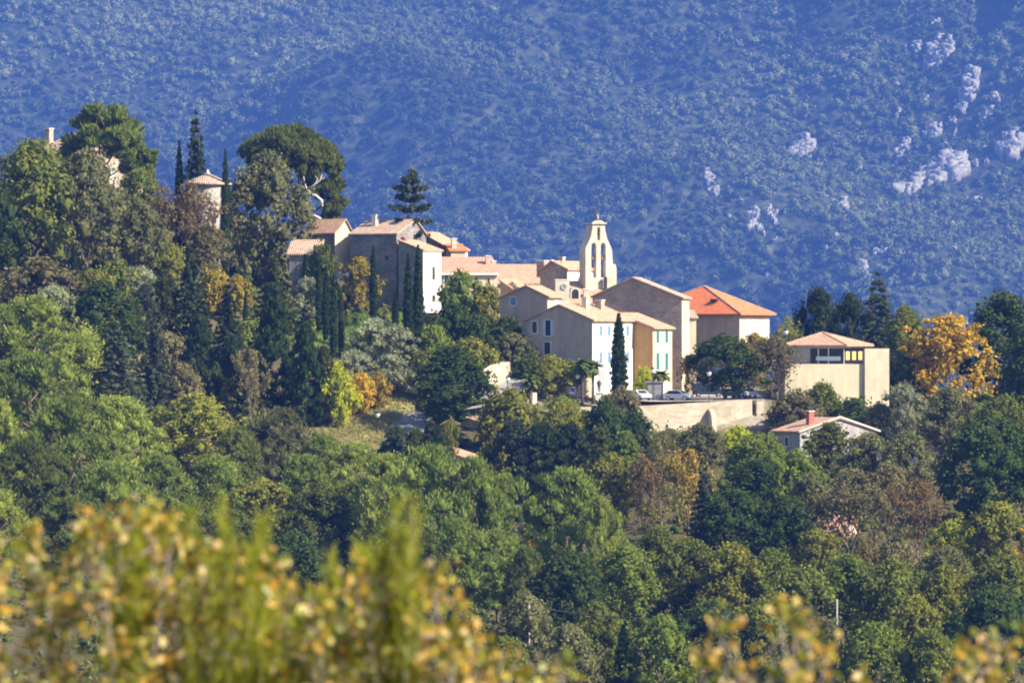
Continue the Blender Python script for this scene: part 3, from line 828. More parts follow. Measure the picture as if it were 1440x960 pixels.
Q_ = House('house', 'house with a wide pink roof and an arched dormer below the belfry', 'house', 796, 838, -10, 1, 6.6, 7, 450, 426, 396, axis='x', frac=.9, front=M_PALE, roof='pink', ov=.4)
bm = bmesh.new()
xq = (811 - 796) / FPX * 838
prof = [(xq - .75, Q_.z(423)), (xq + .75, Q_.z(423)), (xq + .75, Q_.z(411))] + [(xq + .75 * math.cos(t), Q_.z(411) + .75 * math.sin(t)) for t in np.linspace(.3, 2.84, 7)] + [(xq - .75, Q_.z(411))]
add_prism(bm, prof, .9, 4.0, 'y'); dm = link('dormer', bm_mesh('dormer', bm), Q_.roof, M_PALE)
bm = bmesh.new()
prof = [(xq - .5, Q_.z(421)), (xq + .5, Q_.z(421)), (xq + .5, Q_.z(411))] + [(xq + .5 * math.cos(t), Q_.z(411) + .5 * math.sin(t)) for t in np.linspace(.3, 2.84, 7)] + [(xq - .5, Q_.z(411))]
add_prism(bm, prof, .85, .897, 'y'); link('dormer_opening', bm_mesh('dormer_opening', bm), Q_.roof, M_DARK)
Q_.chimney(824, 407, 424, .75, 1.2, M_CREAM); Q_.chimney(852, 389, 404, .45, 3.5, M_IRON, cap=False)
# house at the top left
T_ = House('house', 'farmhouse with a tiled hipped roof and stubby chimney on the hilltop', 'house', 128, 900, 38, -1, 11.5, 12.5, 262, 212, 178, hip=True, front=M_STONE, flank=M_STONE, roof='old', ov=.5)
T_.chimney(63, 179, 196, 1.0, 2.0, M_STONE)
T_.window('flank', 150, 236, 248, 1.2, pane=M_DARK, shut=M_PBLUE); T_.window('flank', 190, 236, 248, 1.2, pane=M_DARK, shut=M_PBLUE)

# ------------------------------------------------------------------ round tower
def round_tower():
    d = 838; zb = zpx(390, d) - 1.5
    p = at(292, 0, d); p.z = zb
    r = empty('round_tower', p); tag(r, 'round stone tower with a conical tiled roof on the wooded hill', 'tower')
    bm = bmesh.new(); H1 = zpx(259, d) - zb
    add_lathe(bm, [(3.12, 0), (3.1, H1 * .5), (3.05, H1)], 40)
    me = bm_mesh('wall', bm, True); link('wall', me, r, M_STONEG)
    bm = bmesh.new()
    n = 56; H2 = zpx(243, d) - zb
    top = bm.verts.new((0, 0, H2)); lo, hi = [], []
    for k in range(n):
        a = 2 * math.pi * k / n; q = .06 * (k % 2)
        lo.append(bm.verts.new((3.55 * math.cos(a), 3.55 * math.sin(a), H1 - .12)))
        hi.append(bm.verts.new((3.55 * math.cos(a), 3.55 * math.sin(a), H1 + .06 + q)))
    bm.faces.new(lo)
    for k in range(n):
        bm.faces.new((lo[k], lo[(k + 1) % n], hi[(k + 1) % n], hi[k])); bm.faces.new((hi[k], hi[(k + 1) % n], top))
    rf = link('roof', bm_mesh('roof', bm), r, tiles('old', 0))
    bm = bmesh.new(); add_lathe(bm, [(.3, H2 - .15), (.28, H2 + .1), (.12, H2 + .25), (.14, H2 + .4), (.02, H2 + .55)], 10)
    link('finial', bm_mesh('finial', bm, True), rf, M_PALE)
    for a in (-1.2,):
        bm = bmesh.new(); add_box(bm, 3.0, 3.16, -.3, .3, H1 * .62, H1 * .62 + 1.0)
        w = link('window', bm_mesh('window', bm), r, M_DARK); w.rotation_euler = (0, 0, a)
round_tower()

# ------------------------------------------------------------------ belfry: a pierced wall of bells
def belfry():
    d = 842; s = d / FPX; yaw = math.radians(-22)
    zb = zpx(440, d)
    p = at(823.5, 0, d); p.z = zb
    r = empty('church_belfry', p, -yaw)
    tag(r, 'tall pale stone bell wall with three arched openings standing above the roofs', 'belfry')
    k = s / math.cos(yaw)
    X = lambda px: (px - 823.5) * k
    Z = lambda py: zpx(py, d) - zb
    # outline with a flared waist
    R = [(862.5, 440), (862, 372), (861, 353), (860, 348), (857, 342), (854.3, 336), (852.6, 330), (851.2, 322), (850.5, 315)]
    Lf = [(833.8, 315), (833, 322), (831.6, 330), (829.8, 336), (827, 342), (824, 348), (823.5, 353), (823.5, 440)]
    outline = [(X(a), Z(b)) for a, b in R + Lf]
    def arch(cx, w, y0, y1):
        rr = w / 2
        pts = [(X(cx) - rr, Z(y1)), (X(cx) + rr, Z(y1))]
        zc = Z(y0) - rr * 1.3
        pts += [(X(cx) + rr * math.cos(t), zc + 1.3 * rr * math.sin(t)) for t in np.linspace(0, math.pi, 9)]
        return pts
    holes = [arch(835.2, .84, 341, 390), arch(848.6, .84, 341, 390), arch(842.2, .5, 319, 337.5)]
    # front and back faces with holes: fill between edge loops
    bm = bmesh.new()
    th = 1.0
    def loop(pts, y):
        vs = [bm.verts.new((a, y, z)) for a, z in pts]
        es = [bm.edges.new((vs[i], vs[(i + 1) % len(vs)])) for i in range(len(vs))]
        return vs, es
    for y in (0, th):
        E_ = []
        loops = []
        for pts in [outline] + holes:
            v, e = loop(pts, y); E_ += e; loops.append(v)
        bmesh.ops.triangle_fill(bm, use_beauty=True, use_dissolve=False, edges=E_)
        if y == 0: first = loops
        else:
            for a, b in zip(first, loops):
                for i in range(len(a)):
                    bm.faces.new((a[i], a[(i + 1) % len(a)], b[(i + 1) % len(a)], b[i]))
    link('wall', bm_mesh('wall', bm), r, M_ASHLAR)
    # return of the left edge, running back from the pierced front
    bm = bmesh.new(); add_prism(bm, [(X(823.6), Z(440)), (X(828.5), Z(440)), (X(828.5), Z(349)), (X(832), Z(341)), (X(836), Z(331)), (X(837), Z(316)), (X(834), Z(316)), (X(832), Z(330)), (X(827.4), Z(342)), (X(824), Z(349))], th + .004, 2.5)
    link('side_pier', bm_mesh('side_pier', bm), r, M_ASHLAR)
    # cap
    bm = bmesh.new()
    add_box(bm, X(832), X(852.5), -.25, 2.6, Z(314.8), Z(313))
    add_prism(bm, [(X(834), Z(312.9)), (X(850.5), Z(312.9)), (X(847), Z(310)), (X(838), Z(310))], .1, th - .1)
    link('cap_stone', bm_mesh('cap_stone', bm), r, M_ASHLAR)
    # cross and small statue on top
    bm = bmesh.new()
    add_box(bm, X(838), X(839.6), .44, .6, Z(310), Z(293)); add_box(bm, X(836), X(841.6), .44, .6, Z(300), Z(298.4))
    link('cross', bm_mesh('cross', bm), r, M_IRON)
    bm = bmesh.new(); cx = X(842)
    add_lathe(bm, [(.24, Z(310)), (.19, Z(305)), (.2, Z(303.5)), (.1, Z(302.5)), (.12, Z(301)), (.03, Z(300))], 10, cx, .5)
    link('finial', bm_mesh('finial', bm, True), r, M_GREY)
    # bells
    for a, y0 in ((835.2, 360), (848.6, 360), (842.2, 327)):
        q = 1.0 if y0 > 340 else .6
        bm = bmesh.new()
        add_lathe(bm, [(.25 * q, Z(y0) - .7 * q), (.2 * q, Z(y0) - .5 * q), (.14 * q, Z(y0) - .15 * q), (.07 * q, Z(y0))], 14, X(a), .5)
        add_box(bm, X(a) - .4 * q, X(a) + .4 * q, .44, .56, Z(y0) + .01, Z(y0) + .14)
        link('bell', bm_mesh('bell', bm, True), r, simple('bell_bronze', (.12, .1, .05), .45, .15, 3, .6))
    # stepped shoulder at the right
    bm = bmesh.new(); add_prism(bm, [(X(862.9), Z(440)), (X(868.5), Z(440)), (X(868.5), Z(377)), (X(866.5), Z(371)), (X(862.9), Z(371))], .3, 1.8)
    link('buttress', bm_mesh('buttress', bm), r, M_ASHLAR)
belfry()

# ------------------------------------------------------------------ walls of the terraces
def wall_line(name, label, pts, d_list, thick, mat, cat='wall', coping=None):
    """pts: (px, top, bottom); one continuous wall"""
    bm = bmesh.new(); fr, bk = [], []
    P = []
    for (px, t, b), d in zip(pts, d_list):
        P.append((at(px, t, d), zpx(b, d)))
    n = len(P)
    o = P[0][0].copy(); o.z = P[0][1]
    rows = []
    for p, zb in P:
        q = p - o
        rows.append([bm.verts.new((q.x, q.y, zb - 1.5 - o.z)), bm.verts.new((q.x, q.y, q.z)), bm.verts.new((q.x, q.y + thick, q.z)), bm.verts.new((q.x, q.y + thick, zb - 1.5 - o.z))])
    for a, b in zip(rows, rows[1:]):
        for i in range(4): bm.faces.new((a[i], b[i], b[(i + 1) % 4], a[(i + 1) % 4]))
    bm.faces.new(rows[0]); bm.faces.new(rows[-1][::-1])
    me = bm_mesh(name, bm)
    r = empty(name, o); tag(r, label, cat)
    link('masonry', me, r, mat)
    if coping:
        bm = bmesh.new(); rows = []
        for p, zb in P:
            q = p - o
            rows.append([bm.verts.new((q.x, q.y - .2, q.z + .004)), bm.verts.new((q.x, q.y + thick + .2, q.z + .004)), bm.verts.new((q.x, q.y + thick + .2, q.z + .12)), bm.verts.new((q.x, q.y + thick / 2, q.z + .3)), bm.verts.new((q.x, q.y - .2, q.z + .12))])
        for a, b in zip(rows, rows[1:]):
            for i in range(5): bm.faces.new((a[i], b[i], b[(i + 1) % 5], a[(i + 1) % 5]))
        bm.faces.new(rows[0]); bm.faces.new(rows[-1][::-1])
        link('coping', bm_mesh('coping', bm), r, coping)
    return r, o
rw, o = wall_line('retaining_wall', 'long pale stone retaining wall holding up the car park', [(878, 572.5, 592), (900, 570.5, 605), (950, 567.8, 612), (1000, 565, 615), (1045, 562.3, 615), (1058, 561.5, 612)], [789.5, 790.4, 792.2, 794.2, 796, 796.5], .9, M_STONEL)
bm = bmesh.new()
z0, z1 = zpx(622, 794) - o.z, zpx(575, 794) - o.z
prof = [(.3, z0), (-1.9, z0), (-1.75, z0 + (z1 - z0) * .6), (-1.5, z0 + (z1 - z0) * .8), (-1.1, z0 + (z1 - z0) * .93), (-.5, z1 - .03), (.3, z1)]
add_prism(bm, prof, -.35, .35, 'x')
b = link('buttress', bm_mesh('buttress', bm), rw, M_STONEL); b.location = (at(998, 0, 794.2).x - o.x, 794.2 - o.y, 0); b.rotation_euler = (0, 0, math.radians(20))
bm = bmesh.new(); add_box(bm, 0, 1.1, -.4, 1.0, zpx(615, 795) - o.z - 1, zpx(563.5, 795) - o.z)
b = link('end_pier', bm_mesh('end_pier', bm), rw, M_STONEL); b.location = (at(1062.5, 0, 796.6).x - o.x, 796.6 - o.y, 0); b.rotation_euler = (0, 0, math.radians(20))
wall_line('garden_wall', 'low pale rubble wall below the palms left of the memorial', [(752, 577, 592), (775, 574, 594), (800, 572.5, 592), (832, 571.5, 588)], [788, 788.6, 789.5, 790.5], .6, M_STONEL)
wall_line('ramp_wall', 'sunlit sloping stone wall beside the road ramp left of the palms', [(678, 520, 545), (690, 513, 540), (706, 509, 530), (722, 508, 522), (727, 512, 522)], [797, 799, 801, 804, 806], .6, M_STONEL)
wall_line('courtyard_wall', 'cream courtyard wall behind the two tall palms', [(762, 549, 572), (772, 543, 572), (782, 539, 572), (796, 543, 572), (800, 533, 572), (836, 527, 572)], [798, 798.4, 798.8, 799.2, 799.4, 800.6], .4, M_CREAM)
wall_line('gate_pier', 'pale square gate pier beside the short palm', [(749, 552, 580), (755, 552, 580)], [793.0, 793.3], .6, M_PALE, 'pier')
wall_line('boundary_wall', 'cream wall under a sloping tiled coping below the large dark tree', [(648, 586, 606), (662, 590, 608), (682, 597, 614), (699, 604, 618)], [783, 782, 780.5, 779], .5, M_CREAM, coping=tiles('pink', 0))
# ------------------------------------------------------------------ cars
def paint(name, c):
    return simple('car_paint_' + name, c, .25, .04, 2)
def car(px, d, yaw, mat, label, name='parked_car', group='cars parked in the village square', van=False, zoff=0):
    x = (px - 720) * d / FPX
    r = empty(name, (x, d, H(x, d) + .03 + zoff), math.radians(yaw)); tag(r, label, 'van' if van else 'car', group)
    L, W = (4.6, 1.85) if van else (3.95, 1.7)
    if van: prof = [(-2.3, .35), (2.3, .35), (2.3, .85), (2.05, 1.05), (1.55, 1.2), (1.1, 1.85), (.9, 1.95), (-2.2, 1.95), (-2.3, 1.8)]
    else: prof = [(-1.97, .35), (1.97, .35), (1.97, .68), (1.75, .82), (1.0, .92), (.4, 1.38), (.1, 1.45), (-1.2, 1.44), (-1.75, 1.0), (-1.95, .9)]
    bm = bmesh.new(); add_prism(bm, prof, -W / 2, W / 2, 'y')
    bmesh.ops.bevel(bm, geom=[e for e in bm.edges], offset=.07, segments=2, affect='EDGES')
    link('body', bm_mesh('body', bm, False), r, mat)
    bm = bmesh.new()
    if van: sp = [(.1, 1.2), (1.35, 1.2), (.98, 1.75), (.1, 1.75)]
    else: sp = [(-1.45, .95), (.82, .95), (.36, 1.33), (-1.15, 1.33)]
    for sgn in (-1, 1):
        add_prism(bm, sp, sgn * (W / 2 - .02), sgn * (W / 2 + .012), 'y')
    if van: v = [(1.5, -.75, 1.25), (1.5, .75, 1.25), (1.12, .7, 1.8), (1.12, -.7, 1.8)]
    else: v = [(.98, -.68, .96), (.98, .68, .96), (.44, .62, 1.36), (.44, -.62, 1.36)]
    q = [bm.verts.new((a + .03, b, z + .02)) for a, b, z in v] + [bm.verts.new((a - .05, b, z - .06)) for a, b, z in v]
    bm.faces.new(q[:4])
    for i in range(4): bm.faces.new((q[i], q[(i + 1) % 4], q[4 + (i + 1) % 4], q[4 + i]))
    if not van:
        v = [(-1.26, -.62, 1.38), (-1.26, .62, 1.38), (-1.72, .68, 1.02), (-1.72, -.68, 1.02)]
        q = [bm.verts.new((a - .02, b, z + .03)) for a, b, z in v]; bm.faces.new(q)
    link('window_glass', bm_mesh('window_glass', bm), r, M_CARGL)
    for sx in (-1, 1):
        for sy in (-1, 1):
            bm = bmesh.new()
            bmesh.ops.create_cone(bm, cap_ends=True, segments=16, radius1=.31, radius2=.31, depth=.2, matrix=Matrix.Translation((sx * L * .31, sy * (W / 2 - .08), .3)) @ Matrix.Rotation(math.pi / 2, 4, 'X'))
            w = link('wheel', bm_mesh('wheel', bm), r, M_TYRE)
            bm = bmesh.new()
            bmesh.ops.create_cone(bm, cap_ends=True, segments=12, radius1=.19, radius2=.19, depth=.03, matrix=Matrix.Translation((sx * L * .31, sy * (W / 2 + .028), .3)) @ Matrix.Rotation(math.pi / 2, 4, 'X'))
            link('rim', bm_mesh('rim', bm), w, simple('alloy_rim', (.5, .5, .5), .35, .05, 2, .6))
    for sy in (-1, 1):
        bm = bmesh.new(); add_box(bm, L / 2 - .06, L / 2 + .01, sy * .62 - .17, sy * .62 + .17, .6, .76)
        link('headlight', bm_mesh('headlight', bm), r, M_GLOBE)
        bm = bmesh.new(); add_box(bm, -L / 2 - .01, -L / 2 + .06, sy * .66 - .12, sy * .66 + .12, .7, .86)
        link('tail_light', bm_mesh('tail_light', bm), r, simple('red_lens', (.35, .02, .02), .3, .05))
    return r
car(954, 800.5, -22, paint('silver_blue', (.42, .47, .53)), 'silver blue hatchback parked on the car park edge beside the small tree')
car(900, 800, -62, paint('white', (.7, .71, .72)), 'white car seen end on beside the grey shed, partly behind dark shrubs')
car(996, 812, 2, paint('navy', (.03, .04, .06)), 'dark van parked under the spreading dark green tree', van=True)
car(1034, 804, -50, paint('blue', (.08, .13, .24)), 'blue car parked behind the brown railing under the dark tree')
car(1051, 806, -75, paint('pale', (.75, .75, .74)), 'pale car parked beside the blue one behind the brown railing')

# ------------------------------------------------------------------ street lamps
def lamp(px, py_top, label, base=None, d=None, globe=.3):
    if d is None: d = ground_at(px, base)
    x = (px - 720) * d / FPX; zb = H(x, d); zt = zpx(py_top, d)
    h = zt - zb
    r = empty('street_lamp', (x, d, zb)); tag(r, label, 'street lamp', 'lantern street lamps of the village')
    bm = bmesh.new(); add_lathe(bm, [(.14, -.2), (.14, .5), (.07, .6), (.055, h - 1.0), (.12, h - .92), (.12, h - .86)], 10)
    link('post', bm_mesh('post', bm, True), r, M_IRON)
    bm = bmesh.new(); add_lathe(bm, [(.16, h - .855), (globe * 1.1, h - .5), (globe * 1.15, h - .36), (globe * .9, h - .3)], 12)
    link('lantern_glass', bm_mesh('lantern_glass', bm, True), r, M_GLOBE)
    bm = bmesh.new(); add_lathe(bm, [(globe * 1.2, h - .295), (globe * .7, h - .12), (.08, h - .03), (.03, h + .06)], 12)
    link('lantern_cap', bm_mesh('lantern_cap', bm, True), r, M_IRON)
    return r
lamp(714, 528, 'dark capped lamp on the ramp beside the sunlit sloping wall', base=556)
lamp(812, 524, 'white lamp between the two tall palms and the memorial wall', d=796)
lamp(997, 520, 'slim lamp post rising from the retaining wall above its buttress', d=797)
lamp(1105, 462, 'dark capped lamp against the foliage left of the modern building', d=805)
lamp(531, 578, 'dark capped lamp on the dry grass bank beside the bend', base=612)
lamp(918, 516, 'white lamp in front of the ochre house beside the palm', d=801)

# ------------------------------------------------------------------ small structures of the square
def shed():
    d = 803; x = (921 - 720) * d / FPX; z = H(x, d)
    r = empty('utility_shed', (x, d, z), math.radians(-8)); tag(r, 'small grey shed with double doors on the car park beside the white car', 'shed')
    bm = bmesh.new(); add_box(bm, -1.1, 1.1, -.8, .8, -.5, 2.5); link('wall', bm_mesh('wall', bm), r, simple('slate_blue_paint', (.16, .17, .22), .7, .1))
    bm = bmesh.new(); add_box(bm, -1.25, 1.25, -.95, .95, 2.504, 2.66); link('roof', bm_mesh('roof', bm), r, M_GREY)
    for s in (-1, 1):
        bm = bmesh.new(); add_box(bm, s * .48 - .44, s * .48 + .44, -.84, -.803, .1, 2.2); link('door', bm_mesh('door', bm), r, M_GREY)
shed()
def railing():
    r = empty('railing', at(1020, 0, 797) * 1.0); r.location = (at(1020, 0, 797).x, 797, H(at(1020, 0, 797).x, 797))
    tag(r, 'brown railing of posts and rails along the top of the retaining wall', 'railing')
    m = simple('rusty_brown_rail', (.2, .1, .08), .7, .15)
    for k in range(-4, 5):
        bm = bmesh.new(); add_box(bm, k * 1.05 - .04, k * 1.05 + .04, -.04, .04, -.5, 1.1); link('post', bm_mesh('post', bm), r, m)
    for z in (.35, .7, 1.06):
        bm = bmesh.new(); add_box(bm, -4.3, 4.3, -.1, -.042, z - .03, z + .03); link('rail', bm_mesh('rail', bm), r, m)
railing()
def memorial():
    d = 794.5; x = (843 - 720) * d / FPX; z = zpx(573, d)
    r = empty('war_memorial', (x, d, z)); tag(r, 'white stone memorial with a dark standing statue beside the pointed cypress', 'memorial')
    bm = bmesh.new(); add_box(bm, -.75, .75, -.6, .6, -1.5, .3); add_box(bm, -.55, .45, -.45, .45, .304, 2.0); add_box(bm, -.65, .55, -.55, .55, 2.004, 2.12)
    link('pedestal', bm_mesh('pedestal', bm), r, M_WHITE)
    bm = bmesh.new(); add_box(bm, -.1, .8, .7, 1.1, -1.5, 5.0); add_prism(bm, [(-.1, 5.004), (.8, 5.004), (.35, 5.5)], .7, 1.1)
    link('stele', bm_mesh('stele', bm), r, M_WHITE)
    # bronze figure grown as one skin
    pts = [(0, 0, 1.0), (0, 0, 1.25), (0, 0, 1.48), (0, .0, 1.6), (0, -.02, 1.78), (-.1, 0, .92), (-.11, -.03, .5), (-.12, 0, .03), (.1, 0, .92), (.12, .05, .5), (.12, .08, .03),
           (-.22, 0, 1.46), (-.3, -.05, 1.2), (-.2, -.22, 1.05), (.22, 0, 1.46), (.3, -.02, 1.18), (.24, -.1, .92)]
    edges = [(0, 1), (1, 2), (2, 3), (3, 4), (0, 5), (5, 6), (6, 7), (0, 8), (8, 9), (9, 10), (2, 11), (11, 12), (12, 13), (2, 14), (14, 15), (15, 16)]
    rad = [.17, .17, .19, .07, .12, .12, .09, .08, .12, .09, .08, .08, .065, .05, .08, .065, .05]
    me = bpy.data.meshes.new('statue'); me.from_pydata(pts, edges, [])
    o = link('statue', me, r, simple('dark_bronze', (.05, .05, .05), .5, .2, 4, .4))
    o.location = (-.1, -.05, 2.125)
    o.modifiers.new('skin', 'SKIN')
    sv = me.skin_vertices[0].data
    for i, q in enumerate(rad): sv[i].radius = (q, q)
    sv[0].use_root = True
    m = o.modifiers.new('sub', 'SUBSURF'); m.levels = 1; m.render_levels = 1
memorial()
def sign():
    d = 797; x = (805 - 720) * d / FPX; z = zpx(573, d)
    r = empty('road_sign', (x, d, z)); tag(r, 'small blue panel with a white border on a post before the cream wall', 'sign')
    bm = bmesh.new(); add_tube(bm, [(0, 0, -1), (0, 0, 2.9)], [.035, .035], 6); link('post', bm_mesh('post', bm), r, M_GREY)
    bm = bmesh.new(); add_box(bm, -.42, .42, -.08, -.04, 2.0, 2.95); p = link('panel', bm_mesh('panel', bm), r, M_TRIM)
    bm = bmesh.new(); add_box(bm, -.3, .3, -.1, -.082, 2.15, 2.8); link('panel_face', bm_mesh('panel_face', bm), p, simple('sign_blue', (.02, .07, .25), .5, .05))
sign()
def pole(px, ytop, ybase, label, mat, rad=.12, d=None, arm=True):
    d = d or ground_at(px, ybase); x = (px - 720) * d / FPX; zb = H(x, d); zt = zpx(ytop, d)
    r = empty('utility_pole', (x, d, zb)); tag(r, label, 'utility pole')
    bm = bmesh.new(); add_lathe(bm, [(rad * 1.2, -.6), (rad, zt - zb)], 10); link('mast', bm_mesh('mast', bm, True), r, mat)
    if not arm: return Vector((x, d, zt - .35))
    bm = bmesh.new(); add_box(bm, -.7, .7, -.09, .09, zt - zb - .5, zt - zb - .34); link('crossarm', bm_mesh('crossarm', bm), r, mat)
    for s in (-.6, 0, .6):
        bm = bmesh.new(); add_lathe(bm, [(.05, zt - zb - .335), (.07, zt - zb - .22), (.03, zt - zb - .12)], 8, s, 0); link('insulator', bm_mesh('insulator', bm, True), r, M_TRIM)
    return Vector((x, d, zt - .35))
pw = simple('pale_concrete', (.34, .32, .3), .8, .1)
pa = pole(744, 848, 960, 'pale concrete pole standing among trees left of the overhead wire', pw, .1, d=606)
pb = pole(1177, 842, 960, 'pale pole standing among trees right of the overhead wire', simple('grey_pole', (.3, .3, .3), .7, .1), .08, d=606, arm=False)
bm = bmesh.new()
for off in (0, .6):
    pts = []
    for k in range(25):
        t = k / 24; p = pa.lerp(pb, t); p.z -= 4 * t * (1 - t) * 1.5; p.x += 0; p.y += off; pts.append(p - pa)
    add_tube(bm, pts, [.05] * 25, 5)
w = link('overhead_wire', bm_mesh('overhead_wire', bm), None, M_IRON); w.location = pa
tag(w, 'dark double overhead wire sagging between the two pale poles', 'wire')

